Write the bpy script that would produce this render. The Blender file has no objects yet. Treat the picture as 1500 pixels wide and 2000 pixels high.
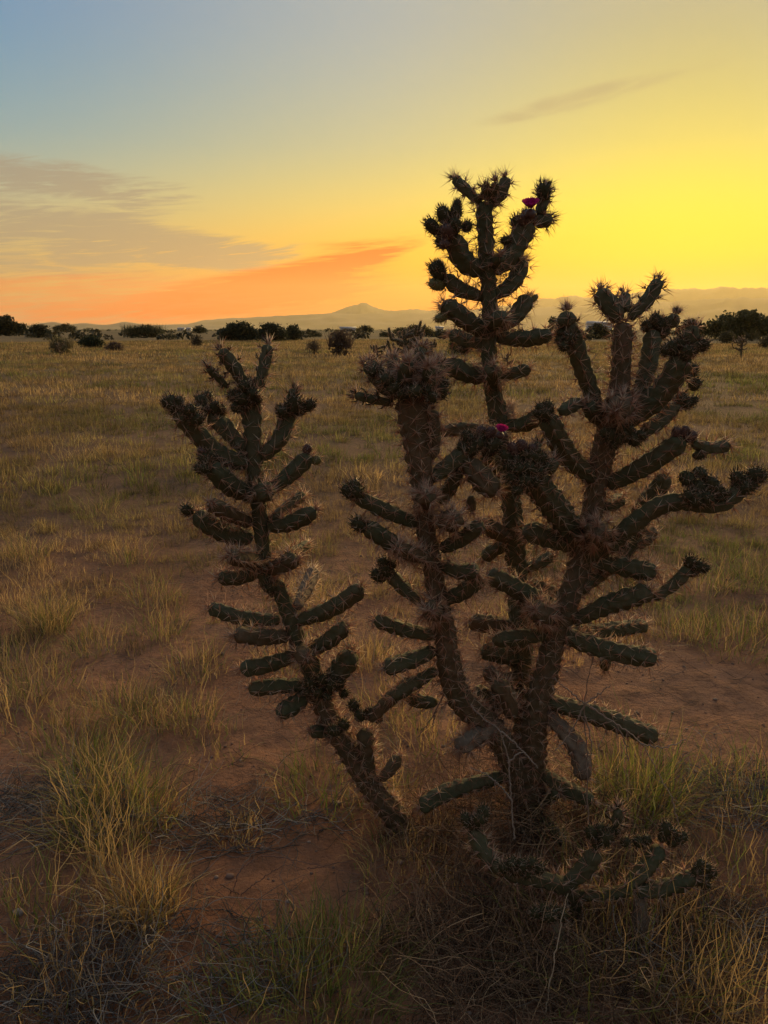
import bpy, math, random
import numpy as np
from mathutils import Vector, Matrix

# ------------------------------------------------------------------ camera
F, CX, CY = 1510.0, 750.0, 1000.0          # focal length and centre, in pixels of the 1500 x 2000 photograph
PITCH = math.radians(13.3)
H = 1.40                                     # camera height
scene = bpy.context.scene
col = scene.collection
cam_d = bpy.data.cameras.new('camera')
cam = bpy.data.objects.new('camera', cam_d); col.objects.link(cam)
cam_d.sensor_fit = 'VERTICAL'
cam_d.angle_y = 2 * math.atan(1000.0 / F)
cam_d.clip_start, cam_d.clip_end = 0.05, 90000
cam.location = (0, 0, H)
cam.rotation_euler = (math.radians(90) - PITCH, 0, 0)
scene.camera = cam
CP, SP = math.cos(PITCH), math.sin(PITCH)

def ray(px, py):
    x, v = px - CX, CY - py
    return (x, F * CP + v * SP, v * CP - F * SP)
def at(px, py, Y):
    d = ray(px, py); k = Y / d[1]
    return Vector((d[0] * k, Y, H + d[2] * k))
def size_at(p):                              # metres per pixel at a point
    return (p[1] * CP - (p[2] - H) * SP) / F
def azel(px, py):
    d = ray(px, py)
    return math.atan2(d[0], d[1]), math.atan2(d[2], math.hypot(d[0], d[1]))

# ------------------------------------------------------------------ world: dusk sky
SUN_AZ, SUN_EL = math.radians(21), math.radians(9)
world = bpy.data.worlds.new('World'); scene.world = world
world.use_nodes = True
nt = world.node_tree; nt.nodes.clear()
def N(t, **kw):
    n = nt.nodes.new(t)
    for k, v in kw.items(): setattr(n, k, v)
    return n
def M(op, a, b=None, c=None, clamp=False):
    n = N('ShaderNodeMath', operation=op, use_clamp=clamp)
    for i, v in enumerate((a, b, c)):
        if v is None: continue
        if isinstance(v, (int, float)): n.inputs[i].default_value = v
        else: nt.links.new(v, n.inputs[i])
    return n.outputs[0]
def lin(c):
    return tuple(((v / 255) / 12.92 if v / 255 <= .04045 else ((v / 255 + .055) / 1.055) ** 2.4) for v in c)
def ramp(fac, stops):
    n = N('ShaderNodeValToRGB'); cr = n.color_ramp; cr.interpolation = 'B_SPLINE'
    while len(cr.elements) < len(stops): cr.elements.new(0.5)
    for el, (e, c) in zip(cr.elements, stops):
        el.position = math.sqrt(e / 90.0); el.color = (*lin(c), 1)
    nt.links.new(fac, n.inputs[0]); return n.outputs[0]
def mixc(f, a, b):
    n = N('ShaderNodeMix', data_type='RGBA')
    for s, v in ((n.inputs[0], f), (n.inputs[6], a), (n.inputs[7], b)):
        if isinstance(v, (int, float)): s.default_value = v
        elif isinstance(v, tuple): s.default_value = (*v, 1)
        else: nt.links.new(v, s)
    return n.outputs[2]
tc = N('ShaderNodeTexCoord')
sep = N('ShaderNodeSeparateXYZ'); nt.links.new(tc.outputs['Generated'], sep.inputs[0])
X, Yy, Z = sep.outputs
el = M('ARCSINE', M('MINIMUM', M('MAXIMUM', Z, -1.0), 1.0))
az = M('ARCTAN2', X, Yy)
eln = M('POWER', M('MAXIMUM', M('DIVIDE', el, math.pi / 2), 0.0), 0.5, clamp=True)
daz = M('ABSOLUTE', M('SUBTRACT', az, SUN_AZ))
daz = M('MINIMUM', daz, M('SUBTRACT', 2 * math.pi, daz))          # 0 at the sunset, pi opposite
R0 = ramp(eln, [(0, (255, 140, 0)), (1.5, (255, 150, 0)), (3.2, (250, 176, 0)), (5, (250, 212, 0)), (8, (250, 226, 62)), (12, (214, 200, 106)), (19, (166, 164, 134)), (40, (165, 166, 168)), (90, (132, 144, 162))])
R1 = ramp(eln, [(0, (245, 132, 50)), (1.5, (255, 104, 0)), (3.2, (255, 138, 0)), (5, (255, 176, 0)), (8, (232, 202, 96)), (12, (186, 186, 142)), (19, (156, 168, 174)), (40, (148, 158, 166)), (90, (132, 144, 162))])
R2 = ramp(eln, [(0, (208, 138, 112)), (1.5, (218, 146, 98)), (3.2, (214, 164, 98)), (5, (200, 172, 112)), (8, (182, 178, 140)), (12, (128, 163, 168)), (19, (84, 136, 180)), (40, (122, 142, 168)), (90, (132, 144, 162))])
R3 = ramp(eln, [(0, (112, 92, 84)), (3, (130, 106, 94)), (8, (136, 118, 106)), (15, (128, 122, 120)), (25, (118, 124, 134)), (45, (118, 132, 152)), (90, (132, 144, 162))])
def between(lo, hi):
    n = N('ShaderNodeMapRange', interpolation_type='SMOOTHSTEP')
    nt.links.new(daz, n.inputs[0]); n.inputs[1].default_value = math.radians(lo); n.inputs[2].default_value = math.radians(hi)
    return n.outputs[0]
sky = mixc(between(0, 24), R0, R1)
sky = mixc(between(16, 50), sky, R2)
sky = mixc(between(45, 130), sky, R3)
# thin streaked clouds: noise in (azimuth, elevation), gathered into drifting banks
def noise(sx, sy, shear, detail, seed, dist=0.4, rough=.55):
    cb = N('ShaderNodeCombineXYZ')
    nt.links.new(M('MULTIPLY', az, sx), cb.inputs[0])
    nt.links.new(M('MULTIPLY', M('ADD', el, M('MULTIPLY', az, shear)), sy), cb.inputs[1])
    cb.inputs[2].default_value = seed
    n = N('ShaderNodeTexNoise'); n.inputs['Scale'].default_value = 1; n.inputs['Detail'].default_value = detail
    n.inputs['Roughness'].default_value = rough; n.inputs['Distortion'].default_value = dist
    nt.links.new(cb.outputs[0], n.inputs['Vector']); return n.outputs[0]
streak = noise(6.5, 70, -.10, 8, 3.1, 2.2, .62)
fine = noise(11, 190, -.05, 7, 8.4, 1.5, .6)
soft = noise(9, 30, -.12, 4, 5.7, .5)
cbv = N('ShaderNodeCombineXYZ'); nt.links.new(az, cbv.inputs[0]); nt.links.new(el, cbv.inputs[1])
def bank(px, py, hx, hy, tilt, power=1.0):
    a0, e0 = azel(px, py); a1, _ = azel(px + hx, py); _, e1 = azel(px, py - hy)
    mp = N('ShaderNodeMapping', vector_type='TEXTURE'); nt.links.new(cbv.outputs[0], mp.inputs[0])
    mp.inputs[1].default_value = (a0, e0, 0); mp.inputs[2].default_value = (0, 0, math.atan(tilt)); mp.inputs[3].default_value = (abs(a1 - a0) * 1.9, abs(e1 - e0) * 1.9, 1)
    gr_ = N('ShaderNodeTexGradient', gradient_type='SPHERICAL'); nt.links.new(mp.outputs[0], gr_.inputs[0])
    return M('MULTIPLY', gr_.outputs[1], power)
def total(ms):
    o = ms[0]
    for m in ms[1:]: o = M('ADD', o, m)
    return o
def cover(mask, tex, lo, hi, gain=2.6):
    s = M('MULTIPLY', mask, M('ADD', M('MULTIPLY', tex, gain), 1 - gain * .5))
    n = N('ShaderNodeMapRange', interpolation_type='SMOOTHSTEP'); nt.links.new(s, n.inputs[0])
    n.inputs[1].default_value = lo; n.inputs[2].default_value = hi
    return n.outputs[0]
grey = cover(total([bank(200, 358, 170, 26, -.10), bank(-20, 330, 150, 28, -.05, .7), bank(80, 425, 240, 42, .0, .8), bank(215, 455, 75, 30, .35, .75), bank(395, 490, 135, 26, -.08, 1.3),
                    bank(60, 515, 330, 55, .0, .8), bank(560, 485, 80, 10, .12, .5), bank(-420, 420, 330, 90, 0, .8), bank(60, 245, 200, 20, .1, .35)]), M('ADD', M('MULTIPLY', streak, .7), M('MULTIPLY', fine, .3)), .30, 1.05, 4.6)
sky = mixc(M('MULTIPLY', grey, .72), sky, lin((150, 136, 122)))
glow = cover(total([bank(640, 520, 130, 20, .30, 1.1), bank(540, 560, 170, 28, .16, 1.0), bank(400, 592, 280, 26, .06, 1.15), bank(480, 545, 120, 14, .12, .7), bank(730, 500, 70, 9, .25, .7), bank(650, 478, 60, 10, .1, .45)]), M('ADD', M('MULTIPLY', streak, .5), M('MULTIPLY', fine, .5)), .12, 1.05, 4.2)
sky = mixc(M('MULTIPLY', glow, 1.0), sky, lin((255, 84, 0)))
rose = cover(total([bank(120, 590, 420, 34, .03, .8), bank(120, 545, 330, 18, .05, .5)]), M('ADD', M('MULTIPLY', streak, .4), M('MULTIPLY', fine, .6)), .2, 1.0, 5.0)
sky = mixc(M('MULTIPLY', rose, .75), sky, lin((240, 118, 64)))
wisp = cover(total([bank(1110, 195, 120, 13, .16, 1.0), bank(1240, 165, 190, 20, .17, .6), bank(1020, 232, 120, 11, .12, .5), bank(1330, 470, 90, 7, .14, .45)]), soft, .25, 1.3)
sky = mixc(M('MULTIPLY', wisp, .55), sky, lin((160, 146, 118)))
below = N('ShaderNodeMapRange'); nt.links.new(el, below.inputs[0])
below.inputs[1].default_value = -.06; below.inputs[2].default_value = -.01
sky = mixc(below.outputs[0], (.05, .035, .025), sky)
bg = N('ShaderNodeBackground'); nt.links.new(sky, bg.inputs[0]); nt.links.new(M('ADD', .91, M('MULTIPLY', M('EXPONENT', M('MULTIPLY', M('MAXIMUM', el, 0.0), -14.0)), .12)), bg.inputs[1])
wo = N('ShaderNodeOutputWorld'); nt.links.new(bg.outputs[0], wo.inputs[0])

# the last direct glow of the sun, wide and weak
sun_d = bpy.data.lights.new('sun', 'SUN'); sun_d.energy = 4.0; sun_d.angle = math.radians(36); sun_d.color = (1.0, .66, .26)
sun = bpy.data.objects.new('sun', sun_d); col.objects.link(sun)
sdir = Vector((math.sin(SUN_AZ) * math.cos(SUN_EL), math.cos(SUN_AZ) * math.cos(SUN_EL), math.sin(SUN_EL)))
sun.rotation_euler = sdir.to_track_quat('Z', 'Y').to_euler()
vs = scene.view_settings
vs.view_transform = 'Standard'; vs.look = 'None'; vs.exposure = 0.28; vs.gamma = 1.0; vs.use_curve_mapping = False
scene.cycles.max_bounces = 5; scene.cycles.diffuse_bounces = 3; scene.cycles.transmission_bounces = 3; scene.cycles.volume_bounces = 1
scene.cycles.use_denoising = True
world.cycles.sampling_method = 'MANUAL'; world.cycles.sample_map_resolution = 512

# ------------------------------------------------------------------ helpers
rng = np.random.default_rng(7)
def vnoise(x, y, seed=0):
    x = np.asarray(x, float); y = np.asarray(y, float)
    xi, yi = np.floor(x), np.floor(y); fx, fy = x - xi, y - yi
    fx = fx * fx * (3 - 2 * fx); fy = fy * fy * (3 - 2 * fy)
    def h(a, b):
        s = np.sin(a * 127.1 + b * 311.7 + seed * 74.7) * 43758.5453
        return s - np.floor(s)
    return (h(xi, yi) * (1 - fx) + h(xi + 1, yi) * fx) * (1 - fy) + (h(xi, yi + 1) * (1 - fx) + h(xi + 1, yi + 1) * fx) * fy
def fbm(x, y, seed=0, o=4):
    s, a, t = 0, .5, 0
    for i in range(o):
        s = s + a * vnoise(x * 2 ** i, y * 2 ** i, seed + i * 3); t += a; a *= .5
    return s / t
def ground_z(x, y):
    x = np.asarray(x, float); y = np.asarray(y, float)
    d = np.hypot(x, y)
    near = np.clip(1 - d / 60, 0, 1)
    h = .10 * (fbm(x / 1.6, y / 1.6, 1) - .5) * near
    h = h + .055 * (fbm(x / .33, y / .33, 5) - .5) * np.clip(1 - d / 20, 0, 1)
    h = h + .030 * (fbm(x / .10, y / .10, 9, 3) - .5) * np.clip(1 - d / 7, 0, 1)
    h = h + .9 * (vnoise(x / 45, y / 45, 17) - .5) * np.clip((d - 25) / 120, 0, 1) * np.clip(1 - d / 3000, 0, 1)
    return h
def on_ground(px, py):
    d = ray(px, py); z = 0.0
    for _ in range(4):
        k = (z - H) / d[2]; x, y = d[0] * k, d[1] * k; z = float(ground_z(x, y))
    return Vector((x, y, z))

def mesh_tri(name, V, T, colors=None, smooth=False, mat_idx=None):
    me = bpy.data.meshes.new(name)
    V = np.asarray(V, np.float32); T = np.asarray(T, np.int32)
    me.vertices.add(len(V)); me.vertices.foreach_set('co', V.ravel())
    me.loops.add(T.size); me.loops.foreach_set('vertex_index', T.ravel())
    me.polygons.add(len(T)); me.polygons.foreach_set('loop_start', np.arange(0, T.size, 3, dtype=np.int32))
    if mat_idx is not None: me.polygons.foreach_set('material_index', np.asarray(mat_idx, np.int32))
    me.update(calc_edges=True)
    if smooth: me.polygons.foreach_set('use_smooth', np.ones(len(T), bool))
    if colors is not None:
        a = me.color_attributes.new('tint', 'FLOAT_COLOR', 'POINT')
        c = np.ones((len(V), 4), np.float32); c[:, :3] = colors; a.data.foreach_set('color', c.ravel())
    return me
def obj(name, me, mats=(), parent=None, loc=None):
    o = bpy.data.objects.new(name, me); col.objects.link(o)
    if me is not None and not me.materials:
        for m in (mats if isinstance(mats, (list, tuple)) else [mats]): me.materials.append(m)
    if parent is not None: o.parent = parent
    if loc is not None: o.location = loc
    return o
def tag(o, label=None, cat=None, group=None, kind=None):
    for k, v in (('label', label), ('category', cat), ('group', group), ('kind', kind)):
        if v: o[k] = v
    return o
def empty(name, loc, label, cat, group=None):
    o = bpy.data.objects.new(name, None); col.objects.link(o); o.location = loc; o.empty_display_size = .1
    return tag(o, label, cat, group)
class Tri:                                   # collects triangles, then becomes ONE mesh
    def __init__(s): s.V, s.T, s.C, s.n = [], [], [], 0
    def add(s, V, T, C=None):
        s.V.append(np.asarray(V, np.float32)); s.T.append(np.asarray(T, np.int64) + s.n); s.n += len(V)
        if C is not None: s.C.append(np.broadcast_to(np.asarray(C, np.float32), (len(V), 3)))
    def mesh(s, name, smooth=False):
        return mesh_tri(name, np.concatenate(s.V), np.concatenate(s.T), np.concatenate(s.C) if s.C else None, smooth)

def catmull(P, n):
    P = np.asarray(P, float)
    if len(P) == 2: return P[0] + (P[1] - P[0]) * np.linspace(0, 1, n)[:, None]
    Q = np.vstack([2 * P[0] - P[1], P, 2 * P[-1] - P[-2]])
    seg = np.linalg.norm(np.diff(P[:, :3], axis=0), axis=1); cum = np.concatenate([[0], np.cumsum(seg)])
    out = []
    for s in np.linspace(0, cum[-1], n):
        i = min(np.searchsorted(cum, s, 'right') - 1, len(P) - 2); t = (s - cum[i]) / max(seg[i], 1e-9)
        a, b, c, d = Q[i], Q[i + 1], Q[i + 2], Q[i + 3]
        out.append(.5 * (2 * b + (c - a) * t + (2 * a - 5 * b + 4 * c - d) * t * t + (3 * b - a - 3 * c + d) * t ** 3))
    return np.array(out)
def frames(C):
    T = np.gradient(C, axis=0); T /= np.linalg.norm(T, axis=1)[:, None] + 1e-12
    a = np.array([0, 0, 1.0]) if abs(T[0, 2]) < .8 else np.array([1.0, 0, 0])
    A = np.zeros_like(C); n = a - T[0] * a.dot(T[0]); A[0] = n / np.linalg.norm(n)
    for i in range(1, len(C)):
        n = A[i - 1] - T[i] * A[i - 1].dot(T[i]); A[i] = n / (np.linalg.norm(n) + 1e-12)
    return T, A, np.cross(T, A)
def ring_tris(nr, ns):
    i, j = np.meshgrid(np.arange(nr - 1), np.arange(ns), indexing='ij'); k = (j + 1) % ns
    a, b, c, d = i * ns + j, i * ns + k, (i + 1) * ns + k, (i + 1) * ns + j
    return np.concatenate([np.stack([a, b, c], -1).reshape(-1, 3), np.stack([a, c, d], -1).reshape(-1, 3)])
def tube(C, R, ns=4):
    C = np.asarray(C, float); R = np.broadcast_to(np.asarray(R, float), (len(C),))
    T, A, B = frames(C); th = np.arange(ns) * 2 * np.pi / ns
    V = C[:, None] + (A[:, None] * np.cos(th)[None, :, None] + B[:, None] * np.sin(th)[None, :, None]) * R[:, None, None]
    return V.reshape(-1, 3), ring_tris(len(C), ns)
def unit(v): return v / (np.linalg.norm(v, axis=-1, keepdims=True) + 1e-12)

# ------------------------------------------------------------------ materials
def mat(name):
    m = bpy.data.materials.new(name); m.use_nodes = True; m.node_tree.nodes.clear(); return m, m.node_tree
def nd(t, ty, ins=None, **kw):
    n = t.nodes.new(ty)
    for k, v in kw.items(): setattr(n, k, v)
    for k, v in (ins or {}).items():
        if hasattr(v, 'is_linked') or isinstance(v, bpy.types.NodeSocket): t.links.new(v, n.inputs[k])
        else: n.inputs[k].default_value = v
    return n
def mixn(t, f, a, b):
    n = t.nodes.new('ShaderNodeMix'); n.data_type = 'RGBA'
    for i, v in ((0, f), (6, a), (7, b)):
        if isinstance(v, bpy.types.NodeSocket): t.links.new(v, n.inputs[i])
        else: n.inputs[i].default_value = v if i == 0 else (*v, 1)
    return n.outputs[2]
def sstep(t, v, lo, hi):
    return nd(t, 'ShaderNodeMapRange', {0: v, 1: lo, 2: hi}, interpolation_type='SMOOTHSTEP').outputs[0]
def finish(t, bsdf, disp=None):
    o = nd(t, 'ShaderNodeOutputMaterial', {0: bsdf}); return o

def leaf_mat(name, trans=.45, rough=.6, gain=1.0, spec=.25):
    m, t = mat(name)
    c = nd(t, 'ShaderNodeAttribute', attribute_name='tint').outputs[0]
    b = nd(t, 'ShaderNodeBsdfPrincipled', {'Base Color': c, 'Roughness': rough, 'Specular IOR Level': spec})
    tr = nd(t, 'ShaderNodeBsdfTranslucent', {0: c})
    mx = nd(t, 'ShaderNodeMixShader', {0: trans, 1: b.outputs[0], 2: tr.outputs[0]})
    finish(t, mx.outputs[0]); return m
def mottled(name, c1, c2, scale, rough=.8, bump=.0, c3=None, spec=.3):
    m, t = mat(name)
    g = nd(t, 'ShaderNodeTexCoord').outputs['Object']
    n1 = nd(t, 'ShaderNodeTexNoise', {'Vector': g, 'Scale': scale, 'Detail': 5}).outputs[0]
    n2 = nd(t, 'ShaderNodeTexNoise', {'Vector': g, 'Scale': scale * 5, 'Detail': 4}).outputs[0]
    c = mixn(t, sstep(t, n1, .38, .62), c1, c2)
    if c3: c = mixn(t, sstep(t, n2, .55, .75), c, c3)
    ins = {'Base Color': c, 'Roughness': rough, 'Specular IOR Level': spec}
    if bump: ins['Normal'] = nd(t, 'ShaderNodeBump', {'Strength': bump, 'Distance': .004, 'Height': n2}).outputs[0]
    finish(t, nd(t, 'ShaderNodeBsdfPrincipled', ins).outputs[0]); return m
M_GREEN = mottled('cactus_green_skin', (.070, .074, .034), (.092, .080, .038), 22, .75, .6, (.15, .105, .06))
M_BROWN = mottled('cactus_old_skin', (.098, .078, .040), (.135, .092, .050), 20, .85, .6, (.20, .125, .075))
M_DEAD = mottled('cactus_dead_skin', (.21, .165, .115), (.14, .10, .068), 18, .9, .8, (.27, .21, .15))
M_BUD = mottled('cactus_bud_skin', (.042, .042, .016), (.058, .050, .020), 60, .6, 0, (.095, .05, .026), .2)
M_BUDPALE = mottled('cactus_flower_bud_skin', (.16, .16, .05), (.13, .12, .045), 60, .5, 0, (.2, .14, .07), .4)
M_BUDRED = mottled('cactus_reddish_bud_skin', (.10, .04, .032), (.07, .045, .03), 60, .45, 0, (.12, .06, .04), .4)
M_SPINE = leaf_mat('cactus_spines', .5, .45, spec=.4)
M_GRASS = leaf_mat('grass_blades', .45, .6)
M_FOLIAGE = leaf_mat('shrub_foliage', .25, .6)
M_TWIG = leaf_mat('dry_twigs', .05, .85)
m, t = mat('magenta_petal')
b = nd(t, 'ShaderNodeBsdfPrincipled', {'Base Color': (.42, .015, .16, 1), 'Roughness': .55})
tr = nd(t, 'ShaderNodeBsdfTranslucent', {0: (.55, .02, .22, 1)})
finish(t, nd(t, 'ShaderNodeMixShader', {0: .5, 1: b.outputs[0], 2: tr.outputs[0]}).outputs[0]); M_PETAL = m
M_BARK = mottled('bark', (.09, .065, .045), (.14, .10, .07), 6, .9)

# ground: red sandy earth, litter and, far off, the grass that covers it
m, t = mat('red_earth'); M_EARTH = m
g = nd(t, 'ShaderNodeTexCoord').outputs['Object']
big = nd(t, 'ShaderNodeTexNoise', {'Vector': g, 'Scale': 1.1, 'Detail': 6}).outputs[0]
med = nd(t, 'ShaderNodeTexNoise', {'Vector': g, 'Scale': 9, 'Detail': 8, 'Roughness': .65}).outputs[0]
fin = nd(t, 'ShaderNodeTexNoise', {'Vector': g, 'Scale': 70, 'Detail': 6, 'Roughness': .7}).outputs[0]
vor = nd(t, 'ShaderNodeTexVoronoi', {'Vector': g, 'Scale': 55}).outputs[0]
c = mixn(t, sstep(t, big, .35, .65), (.37, .168, .09), (.47, .24, .135))
c = mixn(t, sstep(t, med, .45, .7), c, (.28, .14, .082))
c = mixn(t, sstep(t, fin, .56, .74), c, (.46, .26, .155))
lit = nd(t, 'ShaderNodeTexNoise', {'Vector': g, 'Scale': 1.9, 'Detail': 7, 'Roughness': .7}).outputs[0]
c = mixn(t, nd(t, 'ShaderNodeMath', {0: sstep(t, lit, .53, .67), 1: .5}, operation='MULTIPLY').outputs[0], c, (.095, .070, .054))
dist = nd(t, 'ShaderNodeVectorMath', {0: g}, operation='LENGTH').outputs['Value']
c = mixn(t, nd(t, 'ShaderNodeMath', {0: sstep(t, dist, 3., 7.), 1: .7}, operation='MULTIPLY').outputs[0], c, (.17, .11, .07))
gs = nd(t, 'ShaderNodeTexNoise', {'Vector': g, 'Scale': .22, 'Detail': 8, 'Roughness': .7}).outputs[0]
gc = mixn(t, sstep(t, gs, .4, .6), (.22, .15, .075), (.14, .105, .05))
c = mixn(t, nd(t, 'ShaderNodeMath', {0: sstep(t, dist, 6., 40.), 1: .92}, operation='MULTIPLY').outputs[0], c, gc)
fs = nd(t, 'ShaderNodeTexNoise', {'Vector': g, 'Scale': .02, 'Detail': 8, 'Roughness': .7}).outputs[0]
c = mixn(t, nd(t, 'ShaderNodeMath', {0: sstep(t, dist, 120., 600.), 1: sstep(t, fs, .42, .6)}, operation='MULTIPLY').outputs[0], c, (.075, .07, .042))
hgt = nd(t, 'ShaderNodeMath', {0: fin, 1: nd(t, 'ShaderNodeMath', {0: vor, 1: .5}, operation='MULTIPLY').outputs[0]}, operation='ADD').outputs[0]
bmp = nd(t, 'ShaderNodeBump', {'Strength': 1.0, 'Distance': .02, 'Height': hgt}).outputs[0]
bmp2 = nd(t, 'ShaderNodeBump', {'Strength': .9, 'Distance': .07, 'Height': med, 'Normal': bmp}).outputs[0]
finish(t, nd(t, 'ShaderNodeBsdfPrincipled', {'Base Color': c, 'Roughness': .95, 'Specular IOR Level': .1, 'Normal': bmp2}).outputs[0])

# ------------------------------------------------------------------ ground
rows = [0.15]
while rows[-1] < 15000:
    r = rows[-1]
    rows.append(r + (.12 if r < .9 else .016 if r < 4.5 else r * .011 if r < 60 else r * .05))
rows = np.array(rows)
ths = np.radians(np.concatenate([np.linspace(-180, -50, 40)[:-1], np.linspace(-50, 50, 270), np.linspace(50, 180, 40)[1:-1]]))
gx = rows[:, None] * np.sin(ths)[None]; gy = rows[:, None] * np.cos(ths)[None]
GV = np.stack([gx, gy, ground_z(gx, gy)], -1).reshape(-1, 3)
GT = ring_tris(len(rows), len(ths))[:, ::-1]
me = mesh_tri('ground', np.vstack([GV, [[0, 0, float(ground_z(0, 0))]]]), np.vstack([GT, [[len(GV), (j + 1) % len(ths), j] for j in range(len(ths))]])[:, ::-1], smooth=True)
o = obj('ground', me, M_EARTH); tag(o, 'red sandy earth of the open dry grassland', kind='structure')
me.validate()

# ------------------------------------------------------------------ mountains
M_ROCK = mottled('far_mountain_rock', (.30, .23, .17), (.22, .17, .12), .0012, .95)
def mountain(name, prof, D, W, seed, label):
    prof = sorted(prof); A = [azel(p[0], p[1])[0] for p in prof]; E = [math.tan(azel(p[0], p[1])[1]) * D for p in prof]
    na, nr = 260, 26
    aa = np.linspace(A[0], A[-1], na); hh = np.interp(aa, A, E)
    k = np.ones(5) / 5; hh = np.convolve(np.pad(hh, 2, 'edge'), k, 'valid')
    hh = hh + hh * (.10 * (fbm(aa * 90, aa * 0, seed) - .5) + .05 * (fbm(aa * 420, aa * 0 + 3, seed) - .5))
    s = np.linspace(-1, 1, nr); shape = np.clip(1 - np.abs(s) ** 1.25, 0, 1)
    rr = D + s * W
    Vx = rr[None] * np.sin(aa)[:, None]; Vy = rr[None] * np.cos(aa)[:, None]
    rough = (fbm(Vx / (W * .22), Vy / (W * .22), seed + 4) - .5) * .55 * (1 - np.abs(shape * 2 - 1))[None]
    Vz = hh[:, None] * np.clip(shape[None] + rough, 0, 1) - 2
    V = np.stack([Vx, Vy, Vz], -1).reshape(-1, 3)
    i, j = np.meshgrid(np.arange(na - 1), np.arange(nr - 1), indexing='ij'); a = (i * nr + j).ravel()
    T = np.concatenate([np.stack([a, a + nr, a + nr + 1], -1), np.stack([a, a + nr + 1, a + 1], -1)])
    o = obj(name, mesh_tri(name, V, T, smooth=True), M_ROCK); tag(o, label, kind='structure')
mountain('mountain', [(560, 641), (600, 622), (640, 612), (662, 605), (680, 598), (698, 593), (708, 591), (722, 595), (738, 600), (752, 604), (772, 606), (800, 603), (812, 602), (830, 606), (900, 604), (980, 606), (1100, 612), (1240, 641)], 10500, 1500, 3, 'far cone shaped peak with long gentle shoulders on the skyline')
mountain('mountain', [(330, 641), (400, 624), (470, 620), (560, 615), (640, 611), (760, 612), (860, 609), (950, 606), (1060, 600), (1150, 596), (1250, 590), (1400, 582), (1500, 580), (1700, 578), (2100, 600)], 9000, 1300, 8, 'long low hazy ridge below the far cone shaped peak')
mountain('mountain', [(840, 630), (900, 606), (960, 598), (1010, 592), (1050, 584), (1080, 582), (1110, 577), (1130, 576), (1160, 579), (1220, 573), (1270, 567), (1300, 563), (1340, 562), (1380, 561), (1420, 559), (1470, 562), (1520, 562), (1700, 566), (2200, 590)], 13000, 1500, 12, 'highest hazy mountain range under the yellow sunset')
mountain('mountain', [(-600, 632), (-300, 630), (0, 636), (60, 634), (90, 629), (105, 627), (130, 633), (165, 630), (200, 634), (228, 631), (240, 627), (262, 630), (290, 634), (360, 632), (420, 634), (520, 641)], 7000, 900, 21, 'low hazy hills behind the dark junipers')

# ------------------------------------------------------------------ cactus builder
SP_COL = np.array([[.70, .43, .29], [.60, .33, .22], [.80, .58, .40], [.50, .26, .17], [.85, .70, .54]])
def spine_mesh(P, Nn, per, lmin, lmax, w, r, pal=SP_COL, axis=None):
    n = len(P) * per
    Pb = np.repeat(P, per, 0); Nb = np.repeat(Nn, per, 0)
    rnd = r.normal(size=(n, 3)); tang = unit(rnd - Nb * (rnd * Nb).sum(1)[:, None])
    ph = np.radians(r.uniform(8, 78, n)); D = Nb * np.cos(ph)[:, None] + tang * np.sin(ph)[:, None]
    L = r.uniform(lmin, lmax, n) * np.where(r.random(n) < .2, 1.3, 1)
    s1 = unit(np.cross(D, r.normal(size=(n, 3)))); s2 = np.cross(D, s1)
    w = w * r.uniform(.7, 1.25, n)[:, None]
    V = np.stack([Pb + s1 * w, Pb - s1 * w * .5 + s2 * w * .87, Pb - s1 * w * .5 - s2 * w * .87, Pb + D * L[:, None]], 1).reshape(-1, 3)
    b = np.arange(n)[:, None] * 4
    T = np.concatenate([b + [0, 1, 3], b + [1, 2, 3], b + [2, 0, 3]])
    C = np.repeat(pal[r.integers(0, len(pal), n)] * r.uniform(.75, 1.2, n)[:, None], 4, 0)
    return V, T, C
def cone_leaves(P, Nn, up, L, w, r):          # small curved fleshy leaves of new growth
    n = len(P); D = unit(Nn * .9 + up * .35 + r.normal(size=(n, 3)) * .22); l = L * r.uniform(.6, 1.2, n)[:, None]
    mid = P + D * l * .55; tip = P + unit(D + up * .7) * l
    s1 = unit(np.cross(D, r.normal(size=(n, 3)))); s2 = np.cross(D, s1); V = []
    for c_, ww in ((P, w), (mid, w * .75)):
        for k in range(4):
            a = k * math.pi / 2; V.append(c_ + (s1 * math.cos(a) + s2 * math.sin(a)) * ww)
    V.append(tip); V = np.stack(V, 1).reshape(-1, 3); b = np.arange(n)[:, None] * 9; T = []
    for k in range(4):
        q = (k + 1) % 4
        T += [b + [k, q, 4 + q], b + [k, 4 + q, 4 + k], b + [4 + k, 4 + q, 8]]
    return V, np.concatenate(T)
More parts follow.
